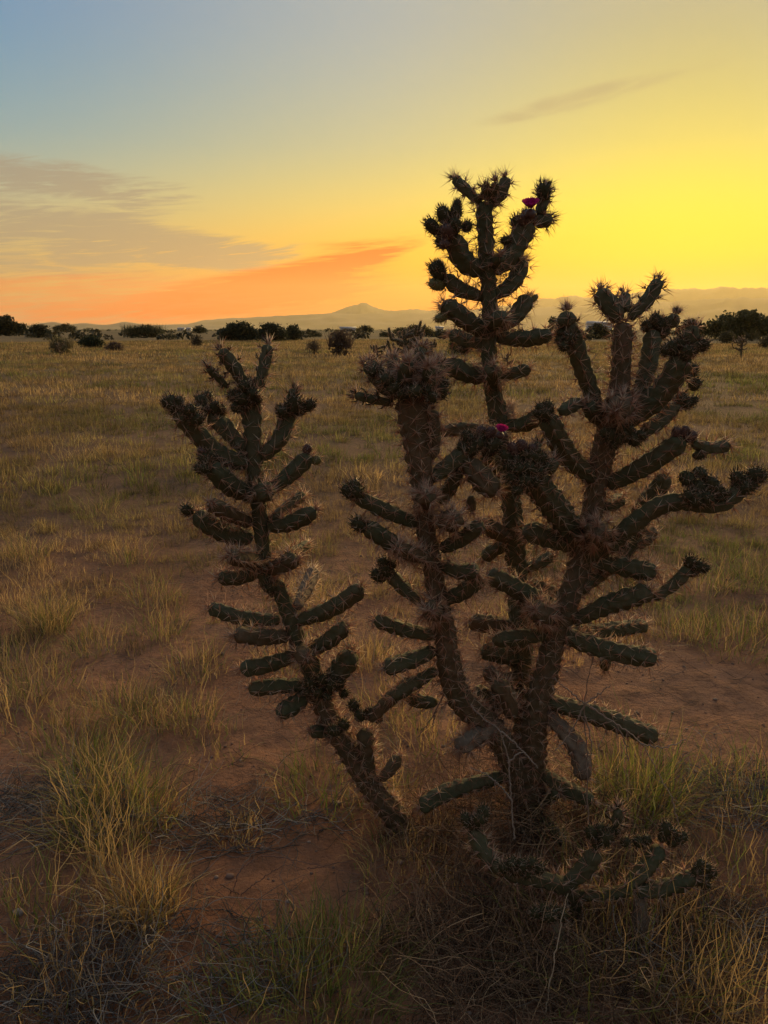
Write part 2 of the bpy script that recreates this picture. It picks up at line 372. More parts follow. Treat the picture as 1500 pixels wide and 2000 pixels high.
def stem_geo(C0, R0, seed, amp=.20, base_round=True, tip_round=True, step=.0042, pitch=.031, ns=None):
    """a knobbly cholla joint: swept ring surface with staggered tubercles; returns mesh arrays and areole points"""
    r = np.random.default_rng(seed)
    L = np.linalg.norm(np.diff(np.asarray(C0)[:, :3], axis=0), axis=1).sum()
    nr = max(10, int(L / step)); D = catmull(np.hstack([C0, np.asarray(R0)[:, None]]), nr)
    C, R = D[:, :3], np.maximum(D[:, 3], .003)
    s = np.concatenate([[0], np.cumsum(np.linalg.norm(np.diff(C, axis=0), axis=1))]); L = s[-1]
    # rings crowd towards the rounded ends
    e = np.ones(nr)
    if tip_round: q = np.clip((s - (L - R[-1] * 1.1)) / (R[-1] * 1.1), 0, 1); e *= np.sqrt(np.maximum(1 - q * q, .0))
    if base_round: q = np.clip((R[0] * 1.3 - s) / (R[0] * 1.3), 0, 1); e *= .55 + .45 * np.sqrt(np.maximum(1 - q * q, 0))
    T, A, B = frames(C)
    Rm = float(np.mean(R)); nc = max(5, int(round(2 * math.pi * Rm / .0235))); ns = ns or max(18, nc * 4)
    th = np.arange(ns) * 2 * np.pi / ns; twist = r.uniform(-6, 6); off = r.random() * 6
    S, TH = np.meshgrid(s, th, indexing='ij'); TH2 = TH + twist * S
    wob = (fbm(S * 30 + seed, np.cos(TH) * 1.5 + 7, seed % 37, 2) - .5); a = TH2 * nc / (2 * np.pi) + off + wob * .7
    ia = np.round(a); fa = a - ia; bq = S / pitch + wob * .9 + np.where(np.mod(ia, 2) == 0, 0, .5); fb = bq - np.round(bq)
    bump = np.cos(np.pi * fa) ** .8 * (.45 + .55 * np.cos(np.pi * (fb - .12 * np.cos(np.pi * fb))))
    rad = (R * e)[:, None] * (1 + amp * (bump - .45)) * (1 + .05 * r.normal(size=(1, ns)) * 0)
    rad = rad * (1 + .20 * (fbm(S * 45 + seed, np.cos(TH) * 2.2 + np.sin(TH) * 1.3, seed % 50) - .5))
    rd = A[:, None] * np.cos(th)[None, :, None] + B[:, None] * np.sin(th)[None, :, None]
    V = (C[:, None] + rd * rad[..., None]).reshape(-1, 3)
    V = np.vstack([V, C[-1] + T[-1] * R[-1] * .02, C[0]]); F_ = ring_tris(nr, ns); n0 = nr * ns
    j = np.arange(ns); k = (j + 1) % ns
    F_ = np.vstack([F_, np.stack([(nr - 1) * ns + j, (nr - 1) * ns + k, np.full(ns, n0)], -1), np.stack([k, j, np.full(ns, n0 + 1)], -1)])
    # areoles: one at the head of each tubercle
    P, Nn = [], []
    for ci in range(nc):
        k0 = (0 if (ci + 0) % 2 == 0 else .5)
        for row in range(int(L / pitch) + 2):
            ss = (row - k0 + .18) * pitch
            if ss < .004 or ss > L: continue
            i = min(int(np.searchsorted(s, ss)), nr - 1); tth = (ci - off) * 2 * np.pi / nc - twist * ss
            n = A[i] * math.cos(tth) + B[i] * math.sin(tth); q = 1 - e[i]
            P.append(C[i] + n * R[i] * e[i] * (1 + amp * .45)); Nn.append(n * (1 - q) + T[i] * (q + .25))
    if tip_round:
        for k in range(5):
            n = unit(T[-1] + A[-1] * r.normal() * .7 + B[-1] * r.normal() * .7); P.append(C[-1] - T[-1] * R[-1] * .5 + n * R[-1] * .6); Nn.append(n)
    return V, F_, np.array(P), unit(np.array(Nn)), T, C
seedc = [100]
class Cactus:
    def __init__(s, base, label):
        s.root = empty('cholla_cactus', base, label, 'cactus', 'big cholla cacti on the red earth'); s.base = Vector(base); s.trunks = {}; s.ends = []
    def _add(s, name, V, T, mats, parent, colors=None, smooth=True):
        off = np.array(s.base) if parent is s.root else np.zeros(3)
        return obj(name, mesh_tri(name, V - np.array(s.base), T, colors, smooth), mats, parent)
    def stem(s, name, pts, hws, ys, mat_, leafy=0, spines=8, sl=(.016, .038), amp=.33, base_round=True, tip_round=True, pal=SP_COL):
        seedc[0] += 1; sd = seedc[0]; r = np.random.default_rng(sd)
        C = [at(p[0], p[1], y) for p, y in zip(pts, ys)]; R = [h * .88 * size_at(c) for h, c in zip(hws, C)]
        V, T, P, Nn, Tt, Cc = stem_geo(np.array(C), np.array(R), sd, amp, base_round, tip_round)
        o = s._add(name, V, T, mat_, s.root)
        if len(P) and spines:
            Vs, Ts, Cs = spine_mesh(P, Nn, spines, sl[0], sl[1], .00105, r, pal)
            q = s._add('spines', Vs, Ts, M_SPINE, o, Cs, False); tag(q, kind='stuff')
        if leafy:
            up = unit(np.array(C[-1]) - np.array(C[0])); i = r.permutation(len(P))
            Pn = np.concatenate([P, P + Nn * .002]) if leafy > 1 else P; Nn2 = np.concatenate([Nn, unit(Nn + r.normal(size=Nn.shape) * .5)]) if leafy > 1 else Nn
            Vl, Tl = cone_leaves(Pn, Nn2, up, .018, .0018, r); tag(s._add('leaves', Vl, Tl, M_BUD, o), kind='stuff')
        s.ends.append((np.array(C[-1]), unit(np.array(C[-1]) - np.array(C[-2]))))
        return o
    def trunk(s, key, pts, hws, ys, mat_=None, **kw):
        s.trunks[key] = (np.array(pts, float), np.array(ys, float)); s.stem('stem', pts, hws, ys, mat_ or M_BROWN, base_round=False, **kw)
    def depth(s, key, p):
        P, Y = s.trunks[key]; best = (1e9, 0)
        for i in range(len(P) - 1):
            d = P[i + 1] - P[i]; t_ = np.clip((np.array(p) - P[i]).dot(d) / d.dot(d), 0, 1); q = np.linalg.norm(P[i] + d * t_ - p)
            if q < best[0]: best = (q, Y[i] + (Y[i + 1] - Y[i]) * t_)
        return best[1]
    def joint(s, key, pts, hw, dy=None, m=None, y0=None, **kw):
        y = s.depth(key, pts[0]) if y0 is None else y0; rr = random.Random(seedc[0] * 13 + 5)
        seg = [math.dist(a, b) for a, b in zip(pts, pts[1:])]; L = sum(seg)
        if dy is None: dy = rr.uniform(-.45, .45) * L * y / F
        cum = [0]
        for q in seg: cum.append(cum[-1] + q / L)
        hws = [hw * .78] + [hw * (1.04 if i < len(pts) - 2 else 1.0) for i in range(len(pts) - 1)]
        if len(pts) == 2:
            mid = ((pts[0][0] + pts[1][0]) / 2 + rr.uniform(-3, 3), (pts[0][1] + pts[1][1]) / 2 + min(6, L * .05)); pts = [pts[0], mid, pts[1]]; cum = [0, .5, 1]; hws = [hw * .8, hw * 1.06, hw * .92]
        s.stem('joint', pts, hws, [y + dy * c for c in cum], m or M_GREEN, **kw); s.last = y + dy
        return y + dy
    def buds(s, y, spots, kind='dark', scale=1.0):
        for sp in spots:
            px, py, rad = sp[:3]; yy = y + (sp[3] if len(sp) > 3 else 0)
            p = at(px, py, yy); R = rad * size_at(p) * scale * .9
            d = min(s.ends, key=lambda e: np.linalg.norm(e[0] - np.array(p)))
            ax = unit(np.array(p) - (d[0] - d[1] * .035)) if np.linalg.norm(np.array(p) - d[0]) < .12 else np.array([0, 0, 1.0])
            ax = unit(ax + np.array([0, 0, .25])); p = p - Vector(ax) * R * .55; place_bud(s.root, s.base, p, ax, R, kind)
    def flower(s, y, px, py, rad, tilt=(0, 0, 1)):
        p = at(px, py, y); R = rad * size_at(p); ax = Vector(tilt).normalized()
        rot = ax.to_track_quat('Z', 'Y').to_matrix().to_4x4()
        base = Matrix.Translation(p - s.base) @ rot
        fo = bpy.data.objects.new('flower', CALYX); col.objects.link(fo); fo.parent = s.root; fo.matrix_local = base @ Matrix.Scale(R, 4)
        for k in range(16):
            q = bpy.data.objects.new('petal', PETAL); col.objects.link(q); q.parent = fo
            inner = k >= 9
            q.matrix_local = Matrix.Rotation(k * 2 * math.pi / (7 if inner else 9) + (.3 if inner else 0), 4, 'Z') @ Matrix.Translation((.10 if inner else .22, 0, -.1)) @ Matrix.Rotation(math.radians(12 if inner else 34), 4, 'Y') @ Matrix.Scale(.92 if inner else 1.05, 4)

# bud meshes: squat tubercled ovoids bristling with curved leaves, a few variants shared by all buds
def make_bud(seed, leaves, long):
    r = np.random.default_rng(seed); nr, ns = 14, 18
    ph = np.linspace(.02, math.pi - .02, nr); th = np.arange(ns) * 2 * math.pi / ns
    PH, TH = np.meshgrid(ph, th, indexing='ij')
    bump = 1 + .10 * np.cos(TH * 6 + np.round(PH * 4) * math.pi) * np.cos(PH * 8)
    rr = np.sin(PH) ** .8 * bump; z = -np.cos(PH) * long * 1.0
    z = np.where(PH > 2.5, z - .22 * (PH - 2.5), z)
    V = np.stack([rr * np.cos(TH), rr * np.sin(TH), z], -1).reshape(-1, 3)
    body = mesh_tri('bud', V, ring_tris(nr, ns), smooth=True)
    n = 46; k = np.arange(n) + .5; zz = 1 - 1.75 * k / n; a = k * 2.399963
    Nn = np.stack([np.sqrt(1 - zz ** 2) * np.cos(a), np.sqrt(1 - zz ** 2) * np.sin(a), zz], -1); P = Nn * np.array([.95, .95, long * .97])
    Vl, Tl = cone_leaves(P, Nn, np.array([[0, 0, 1.0]]), leaves, .085, r)
    Vs, Ts, Cs = spine_mesh(P[::2], Nn[::2], 4, .6, 1.5, .04, r)
    return body, mesh_tri('leaves', Vl, Tl, smooth=True), mesh_tri('spines', Vs, Ts, Cs)
BUDS = {}
for kd, mm, lv in (('dark', M_BUD, .75), ('pale', M_BUDPALE, .5), ('red', M_BUDRED, .4), ('spiky', M_BUD, 1.05)):
    BUDS[kd] = []
    for v in range(3):
        bb = make_bud(31 + v + hash_i if (hash_i := {'dark': 0, 'pale': 10, 'red': 20, 'spiky': 30}[kd]) >= 0 else 0, lv, (1.15, 1.3, 1.5)[v])
        bb[0].materials.append(mm); bb[1].materials.append(mm); bb[2].materials.append(M_SPINE); BUDS[kd].append(bb)
budr = random.Random(4)
def place_bud(root, base, p, ax, R, kind):
    b, lv, sp = budr.choice(BUDS[kind])
    mtx = Matrix.Translation(p - base) @ Vector(ax).to_track_quat('Z', 'Y').to_matrix().to_4x4() @ Matrix.Rotation(budr.uniform(0, 6.3), 4, 'Z') @ Matrix.Scale(R * budr.uniform(.82, 1.0), 4)
    o = bpy.data.objects.new('bud', b); col.objects.link(o); o.parent = root; o.matrix_local = mtx
    for nm, me_ in (('leaves', lv), ('spines', sp)):
        q = bpy.data.objects.new(nm, me_); col.objects.link(q); q.parent = o; q['kind'] = 'stuff'
# flower pieces (unit size)
V, T, P, Nn, _, _ = stem_geo(np.array([[0, 0, -1.5], [0, 0, -.9], [0, 0, -.2]]), np.array([.55, .75, .62]), 77, .15, step=.12, pitch=.5, ns=16)
CALYX = mesh_tri('flower', V, T, smooth=True); CALYX.materials.append(M_BUDRED)
pv, pt = [], []
for i in range(6):
    u = i / 5; w = .52 * math.sin(math.pi * min(1, .16 + .72 * u)) ** .8
    for j in range(5):
        v = (j / 4 - .5) * 2; pv.append((.10 * u + .55 * u ** 1.2 * .5 - .25 * max(0, u - .6) + .12 * v * v * -1, v * w, 1.25 * u + .05 * math.cos(v * 5) * u))
for i in range(5):
    for j in range(4):
        a = i * 5 + j; pt += [(a, a + 1, a + 6), (a, a + 6, a + 5)]
PETAL = mesh_tri('petal', np.array(pv), np.array(pt), smooth=True); PETAL.materials.append(M_PETAL)

# ------------------------------------------------------------------ cactus 1: the leaning one
g0 = on_ground(792, 1612); Y0 = g0.y
L = Cactus(g0, 'slender leaning cholla cactus with forked base, standing apart from the bushier one')
L.trunk('low', [(800, 1632), (768, 1590), (722, 1533), (688, 1480), (660, 1432), (636, 1390), (622, 1340)], [27, 25, 23, 22, 22, 21, 20], [Y0, Y0 - .01, Y0 - .02, Y0 - .04, Y0 - .05, Y0 - .05, Y0 - .05], spines=14)
L.trunk('mid', [(622, 1350), (606, 1300), (584, 1262), (570, 1215), (552, 1168), (536, 1132)], [20, 21, 18, 17, 16, 15], [Y0 - .05] * 6, M_GREEN)
L.trunk('up', [(540, 1160), (519, 1131), (515, 1085), (509, 1023), (501, 961), (497, 899), (494, 837), (490, 794), (482, 752)], [13, 15, 15, 16, 17, 18, 20, 23, 19], [Y0 - .05, Y0 - .05, Y0 - .04, Y0 - .03, Y0 - .02, Y0 - .02, Y0 - .01, Y0, Y0], M_GREEN)
y = L.joint('low', [(724, 1533), (716, 1480), (713, 1425)], 17, -.05, M_BROWN, spines=13)
L.joint('low', [(722, 1405), (758, 1370), (805, 1328)], 14, -.05, M_BROWN, y0=y)
L.buds(y, [(690, 1372, 13), (702, 1392, 14, -.02), (722, 1386, 13), (740, 1398, 11), (668, 1412, 12, -.03), (648, 1424, 13, -.04), (752, 1368, 10)])
L.joint('low', [(742, 1522), (764, 1500), (780, 1476)], 13, .05, M_BROWN)
L.joint('low', [(648, 1432), (622, 1429), (604, 1427)], 13, -.04)
up = Y0
L.joint('up', [(503, 758), (516, 715), (524, 672)], 12, .03, leafy=2)
L.joint('up', [(480, 756), (456, 715), (430, 682)], 14, -.03, leafy=2)
L.joint('up', [(446, 756), (424, 736), (405, 717)], 8, -.05, y0=Y0 - .02, leafy=2)
L.buds(Y0, [(452, 770, 16, -.03), (472, 778, 17, -.05), (494, 766, 16, -.05), (460, 796, 14, -.05), (485, 742, 15, .0), (504, 780, 13, -.03), (476, 752, 14, -.05)])
a = L.joint('up', [(480, 880), (438, 834), (410, 808)], 18, .06)
L.buds(a, [(392, 781, 16), (420, 790, 15, -.02), (432, 796, 13), (404, 770, 13, .02), (386, 800, 14, -.03)])
a = L.joint('up', [(486, 906), (424, 886), (375, 834), (346, 800)], 20, -.10)
L.buds(a, [(334, 784, 16), (322, 782, 11), (350, 782, 14), (372, 798, 15, -.02), (388, 818, 13, -.02)])
a = L.joint('up', [(509, 895), (546, 856), (568, 802)], 17, .05)
L.buds(a, [(552, 800, 14, -.03), (545, 795, 10), (590, 792, 15), (610, 786, 14), (576, 782, 16, -.02)])
L.joint('up', [(572, 800), (576, 758)], 13, 0, y0=a, leafy=2)
a = L.joint('up', [(493, 968), (448, 946), (410, 910)], 22, -.10)
L.buds(a, [(397, 892, 14), (386, 912, 13), (408, 884, 12, .01), (396, 914, 12, -.03)]); L.buds(a, [(392, 880, 9)], 'red')
a = L.joint('up', [(530, 958), (577, 918), (606, 888)], 17, .04)
L.buds(a, [(602, 872, 11)], 'red'); L.buds(a, [(623, 896, 12)], 'pale')
L.joint('up', [(503, 968), (512, 964), (522, 958)], 20, -.12)
a = L.joint('up', [(493, 1052), (436, 1040), (378, 1003)], 20, -.04); L.buds(a, [(361, 992, 14)])
L.joint('up', [(487, 1022), (446, 1002), (410, 984)], 16, -.16, M_BROWN)
L.joint('up', [(522, 1030), (572, 1020), (617, 996)], 17, -.04)
L.joint('up', [(530, 1014), (566, 986), (594, 966)], 11, .12)
L.joint('up', [(509, 1116), (466, 1128), (424, 1128)], 15, -.03)
L.joint('up', [(508, 1096), (476, 1092), (450, 1086)], 17, -.16, M_BROWN, spines=14)
L.joint('up', [(526, 1112), (552, 1104), (578, 1090)], 17, -.08, M_BROWN, spines=13)
L.joint('up', [(558, 1082), (602, 1062)], 11, .12, y0=Y0)
L.buds(Y0 - .08, [(524, 1146, 12)])
L.joint('mid', [(545, 1212), (476, 1206), (408, 1187)], 15, .06)
L.joint('mid', [(562, 1243), (510, 1245), (458, 1239)], 17, -.10, M_BROWN)
L.joint('mid', [(576, 1280), (522, 1298), (468, 1307)], 17, -.04)
L.joint('mid', [(600, 1338), (540, 1340), (484, 1346)], 16, -.03)
L.joint('mid', [(602, 1356), (570, 1380), (541, 1393)], 18, -.08)
L.joint('mid', [(580, 1213), (648, 1188), (709, 1148)], 18, -.05)
L.joint('mid', [(600, 1272), (640, 1252), (676, 1222)], 17, -.08)
L.joint('low', [(634, 1340), (664, 1310), (690, 1272)], 22, .02)
L.joint('mid', [(658, 1300), (690, 1262)], 13, .10, y0=Y0)
L.joint('mid', [(580, 1186), (598, 1150), (613, 1114)], 14, .22, M_DEAD, pal=SP_COL[[2, 4, 4]])
L.joint('mid', [(586, 1268), (592, 1276), (600, 1284)], 18, -.11, M_BROWN)
L.buds(Y0 - .10, [(606, 1330, 14), (628, 1322, 15), (648, 1336, 14), (620, 1348, 15), (664, 1332, 12, .03), (640, 1358, 12), (600, 1350, 11), (676, 1352, 11, .03)])

# ------------------------------------------------------------------ cactus 2: the big many-stemmed one
g1 = on_ground(1035, 1618); YB = g1.y
B = Cactus(g1, 'tall bushy many stemmed cholla cactus with magenta blooms, rising from dry brush')
B.trunk('T3', [(1032, 1640), (1036, 1540), (1042, 1440), (1050, 1375), (1068, 1310), (1083, 1245), (1103, 1193), (1121, 1137), (1140, 1080), (1156, 1005), (1167, 935), (1179, 880), (1196, 820), (1209, 765), (1214, 700), (1217, 628)],
        [36, 34, 27, 25, 24, 23, 23, 23, 25, 22, 22, 25, 26, 22, 20, 21], [YB, YB, YB - .02, YB - .03, YB - .03, YB - .03, YB - .03, YB - .02, YB, YB, YB, YB, YB, YB, YB, YB], spines=12)
B.trunk('T1', [(1020, 1560), (1000, 1490), (958, 1420), (915, 1385), (888, 1345), (875, 1285), (870, 1235), (858, 1175), (848, 1131), (841, 1085), (832, 1038), (826, 976), (822, 914), (814, 850), (808, 800), (806, 760)],
        [26, 26, 26, 26, 26, 25, 22, 21, 20, 20, 20, 21, 26, 31, 36, 30], [YB, YB - .02, YB - .05, YB - .08, YB - .10, YB - .12, YB - .13, YB - .14, YB - .14, YB - .14, YB - .14, YB - .14, YB - .14, YB - .14, YB - .14, YB - .14], spines=13)
B.trunk('T2', [(1030, 1560), (1026, 1400), (1020, 1290), (1014, 1190), (1010, 1110), (1004, 1040), (996, 960), (985, 890), (970, 800), (960, 738), (955, 690), (957, 630), (955, 570), (951, 510), (948, 450), (945, 392)],
        [26, 25, 24, 22, 21, 21, 20, 19, 19, 17, 16, 16, 16, 17, 17, 18], [YB, YB + .06, YB + .1, YB + .14] + [YB + .18] * 12, M_GREEN, spines=8)
YT = YB + .18
# tall back stem
B.joint('T2', [(938, 396), (912, 372), (886, 348)], 11, .04, leafy=1); B.joint('T2', [(946, 388), (946, 361)], 9, -.03, leafy=1)
B.joint('T2', [(956, 402), (978, 378), (990, 346)], 13, .02, leafy=1); B.joint('T2', [(954, 394), (970, 355)], 8, -.04, leafy=1)
a = B.joint('T2', [(942, 532), (906, 510), (882, 458)], 21, -.04)
B.buds(a, [(861, 452, 15), (864, 413, 14), (891, 406, 15), (888, 433, 16, -.03), (914, 436, 13), (858, 470, 13), (876, 424, 16, .02)]); B.buds(a, [(840, 437, 14), (893, 396, 10)], 'spiky'); B.buds(a, [(872, 446, 15, -.03), (866, 474, 11, -.03)], 'red')
a = B.joint('T2', [(961, 530), (1000, 494), (1033, 432)], 21, .05)
B.buds(a, [(1010, 432, 17), (1030, 416, 15)]); B.buds(a, [(1024, 424, 13, -.03)], 'red'); B.joint('T2', [(1042, 432), (1078, 427)], 14, .02, y0=a, leafy=1)
B.joint('T2', [(1054, 420), (1060, 395), (1064, 362)], 12, .02, y0=a, leafy=2); B.buds(a, [(1063, 368, 16)], 'spiky')
B.flower(a - .06, 1036, 404, 15, (-.1, -.45, 1)); B.buds(YT, [(984, 470, 11)], 'spiky')
B.joint('T2', [(966, 520), (980, 500)], 11, -.06)
a = B.joint('T2', [(944, 580), (902, 566), (868, 541)], 15, .05); B.buds(a, [(850, 524, 16), (856, 516, 11)]); B.buds(a, [(847, 553, 14)], 'pale')
B.joint('T2', [(965, 577), (1000, 554), (1025, 508)], 16, .06)
a = B.joint('T2', [(947, 650), (902, 619), (864, 592)], 19, -.05); B.buds(a, [(856, 622, 11), (866, 616, 9)], 'pale')
a = B.joint('T2', [(962, 640), (1004, 620), (1034, 578)], 17, .04); B.buds(a, [(1046, 580, 8)], 'pale')
B.joint('T2', [(958, 634), (968, 628), (982, 618)], 16, -.11)
B.joint('T2', [(946, 674), (912, 664), (880, 652)], 14, .10); B.buds(YT + .05, [(908, 684, 11)])
B.joint('T2', [(970, 661), (1026, 662), (1079, 654)], 16, -.03)
B.joint('T2', [(945, 738), (905, 726), (868, 710)], 20, -.05); B.joint('T2', [(975, 733), (1010, 728), (1035, 718)], 13, .03)
B.joint('T2', [(961, 752), (962, 735), (963, 718)], 17, -.10, spines=14)
B.joint('T2', [(972, 842), (912, 838), (856, 844)], 13, .0, M_BROWN); B.joint('T2', [(982, 834), (1028, 826), (1065, 806)], 16, -.06)
B.joint('T2', [(978, 812), (998, 796)], 12, .06, M_DEAD, spines=22, pal=SP_COL[[2, 4]])
# middle-left stem and its crown
YM = YB - .14
B.joint('T1', [(778, 776), (744, 744), (716, 706)], 17, .02, leafy=1, spines=18); B.joint('T1', [(806, 772), (816, 722), (822, 676)], 13, .0, leafy=1, spines=16)
B.joint('T1', [(832, 774), (846, 742), (856, 706)], 14, .04, leafy=1, spines=18); B.joint('T1', [(792, 770), (776, 730), (764, 700)], 15, .06, leafy=1, spines=18)
B.joint('T1', [(806, 774), (790, 740), (800, 706)], 15, -.06, spines=20); B.joint('T1', [(826, 776), (836, 748), (838, 716)], 14, -.07, spines=20)
B.joint('T1', [(768, 788), (728, 780), (692, 772)], 9, -.02, leafy=2); B.joint('T1', [(844, 895), (848, 850), (844, 800)], 15, -.02, M_BROWN, spines=12)
B.buds(YM - .06, [(748, 742, 15), (764, 760, 14), (784, 768, 15), (806, 766, 15, -.02), (830, 766, 14), (842, 770, 13), (728, 724, 13, .03), (742, 724, 12, .04)]); B.buds(YM, [(862, 757, 15), (870, 748, 11)], 'spiky')
for p, hw, dy in (([(814, 1024), (758, 1000), (692, 968)], 16, -.03), ([(826, 1092), (770, 1064), (712, 1026)], 18, -.07), ([(826, 1180), (788, 1148), (752, 1110)], 14, .03), ([(852, 1242), (790, 1230), (731, 1209)], 15, -.04), ([(848, 1270), (800, 1290), (749, 1306)], 18, -.07),
                  ([(852, 1308), (806, 1336), (766, 1362)], 14, -.03), ([(852, 1372), (822, 1370), (794, 1361)], 14, .05), ([(862, 1072), (904, 1052), (943, 1022)], 16, -.07), ([(866, 1104), (898, 1116), (932, 1114)], 17, -.10), ([(870, 1172), (908, 1154), (942, 1128)], 17, -.05)):
    B.joint('T1', p, hw, dy)
B.buds(YM - .03, [(690, 944, 17), (676, 956, 15), (696, 958, 14, -.02)], 'spiky'); B.buds(YM - .07, [(696, 1020, 15)], 'spiky')
B.buds(YM + .03, [(747, 1094, 13), (734, 1120, 15), (764, 1096, 12), (752, 1112, 12, -.02)])
B.joint('T1', [(830, 985), (830, 978), (834, 968)], 18, -.10, M_BROWN, spines=16); B.joint('T1', [(852, 1196), (846, 1194), (842, 1190)], 20, -.11, M_BROWN, spines=18)
B.joint('T1', [(850, 1094), (800, 1080), (776, 1068)], 15, -.14, M_BROWN, spines=15); B.joint('T1', [(862, 1020), (890, 1012)], 22, -.11, M_BROWN, spines=16)
# middle: the fruit heads in front of the tall stem
a = B.joint('T1', [(838, 936), (874, 912), (912, 880)], 17, .03)
B.buds(a, [(908, 866, 14), (922, 852, 15), (938, 864, 15, -.02), (955, 858, 15), (972, 866, 14, -.02), (988, 860, 12), (946, 842, 14), (928, 874, 13, -.02), (962, 878, 13), (912, 846, 12)]); B.buds(a, [(944, 836, 12), (962, 840, 12, -.01), (982, 850, 13)], 'red')
B.flower(a - .06, 979, 842, 11, (.1, -.4, 1))
B.joint('T2', [(996, 960), (972, 920), (946, 882)], 17, -.10)
B.joint('T1', [(906, 896), (938, 930), (972, 966)], 24, -.04, M_BROWN, y0=a, spines=10); B.joint('T1', [(900, 916), (880, 950), (858, 982)], 15, .04, y0=a)
B.joint('T1', [(920, 968), (918, 1000)], 10, 0, M_BROWN, y0=a + .03)
a = B.joint('T3', [(1135, 1066), (1098, 1010), (1060, 960), (1028, 908)], 27, -.14)
B.buds(a, [(990, 908, 15), (1006, 894, 16), (1024, 884, 15), (1042, 890, 15, -.02), (1060, 892, 14), (1012, 914, 16, -.03), (1034, 912, 16, -.03), (1052, 918, 15, -.02), (1000, 932, 15, -.02), (1024, 938, 15, -.04), (1046, 942, 14, -.03), (1068, 912, 13), (984, 888, 13), (1016, 958, 12, -.04)])
B.buds(a, [(1018, 864, 14), (1040, 870, 12), (1000, 872, 12)], 'red'); B.joint('T3', [(1052, 884), (1050, 862)], 9, .02, y0=a, leafy=2); B.joint('T3', [(1070, 920), (1084, 900)], 16, .03, y0=a)
B.joint('T3', [(1122, 1066), (1076, 1050), (1022, 1036)], 22, -.04); B.joint('T2', [(1002, 1050), (970, 1038), (940, 1020)], 18, -.05, M_BROWN)
B.joint('T2', [(998, 1060), (965, 1074), (944, 1092)], 14, .04); B.joint('T2', [(1024, 1112), (1052, 1100), (1078, 1085)], 12, .06); B.joint('T2', [(1016, 1180), (1040, 1160), (1064, 1138)], 15, .05); B.joint('T2', [(1014, 1190), (1060, 1166), (1090, 1150)], 13, .02)
B.joint('T3', [(1096, 1196), (1010, 1150), (955, 1120)], 20, -.07); B.joint('T3', [(1075, 1206), (1060, 1200), (1046, 1192)], 22, -.13, M_BROWN, spines=18)
B.joint('T3', [(1076, 1238), (1016, 1244), (962, 1250)], 16, -.05); B.joint('T2', [(1012, 1230), (960, 1220), (915, 1215)], 18, -.03, M_BROWN)
B.joint('T2', [(1018, 1290), (980, 1280), (940, 1270)], 18, -.04); B.joint('T2', [(1022, 1380), (976, 1370), (918, 1356)], 22, -.05); B.joint('T2', [(1020, 1320), (980, 1330), (950, 1310)], 16, -.10, M_BROWN)
B.joint('T1', [(972, 1412), (930, 1438), (892, 1462)], 19, -.10, M_DEAD, spines=20)
B.joint('T1', [(1000, 1400), (990, 1360), (968, 1330)], 18, -.04, M_BROWN)
# right stem
B.joint('T3', [(1212, 626), (1190, 596), (1168, 566)], 19, .02, leafy=1, spines=14); B.joint('T3', [(1221, 606), (1218, 574)], 12, .06, leafy=1); B.joint('T3', [(1230, 622), (1266, 584), (1288, 545)], 14, .02, leafy=2)
a = B.joint('T3', [(1166, 800), (1143, 733), (1124, 673), (1108, 628)], 18, -.06)
B.joint('T3', [(1110, 640), (1106, 606)], 19, 0, y0=a, leafy=2, spines=12); B.buds(a, [(1094, 664, 13), (1100, 678, 13, -.02), (1112, 660, 13, -.02), (1128, 648, 11), (1092, 648, 12)])
B.joint('T3', [(1176, 822), (1160, 806), (1148, 790)], 18, -.06)
a = B.joint('T3', [(1240, 790), (1264, 720), (1276, 645)], 18, .08); B.buds(a, [(1262, 630, 14), (1280, 620, 13), (1294, 628, 14), (1300, 644, 12)]); B.joint('T3', [(1306, 640), (1320, 612)], 13, .0, y0=a, leafy=2)
a = B.joint('T3', [(1206, 826), (1268, 790), (1308, 745), (1338, 690)], 24, -.07)
B.buds(a, [(1312, 674, 16), (1330, 664, 15), (1298, 680, 12), (1358, 672, 16), (1344, 684, 14, -.02)]); B.buds(a, [(1378, 668, 15)], 'spiky'); B.joint('T3', [(1346, 672), (1352, 634)], 15, .0, y0=a, leafy=2)
a = B.joint('T3', [(1256, 846), (1290, 822), (1322, 788)], 16, .06); B.buds(a, [(1346, 784, 14), (1330, 776, 14), (1358, 780, 10)], 'spiky'); B.buds(a + .02, [(1360, 746, 12), (1356, 718, 11), (1348, 730, 12)], 'spiky')
B.joint('T3', [(1226, 782), (1210, 796), (1206, 804)], 24, -.13, M_BROWN, spines=20)
B.buds(YB - .09, [(1190, 858, 14), (1206, 864, 15), (1222, 858, 14), (1240, 862, 14), (1256, 854, 12), (1214, 846, 13), (1232, 846, 12), (1198, 874, 12), (1178, 848, 11)])
a = B.joint('T3', [(1160, 935), (1112, 894), (1080, 838), (1068, 812)], 22, -.10); B.buds(a, [(1056, 796, 13), (1070, 792, 13), (1048, 806, 10), (1064, 806, 12, -.02)]); B.joint('T3', [(1096, 804), (1134, 783)], 14, .06, y0=a)
a = B.joint('T3', [(1186, 948), (1262, 908), (1338, 856)], 21, -.06); B.buds(a, [(1354, 848, 13), (1340, 838, 11), (1322, 840, 11)], 'red'); B.joint('T3', [(1352, 866), (1390, 876), (1424, 870)], 13, .03, y0=a); B.buds(a, [(1370, 890, 10)])
B.trunk('T3b', [(1128, 1150), (1180, 1110), (1222, 1072), (1246, 1015), (1270, 975), (1304, 928)], [18, 19, 19, 20, 20, 18], [YB - .02, YB + .03, YB + .05, YB + .05, YB + .05, YB + .06], M_GREEN)
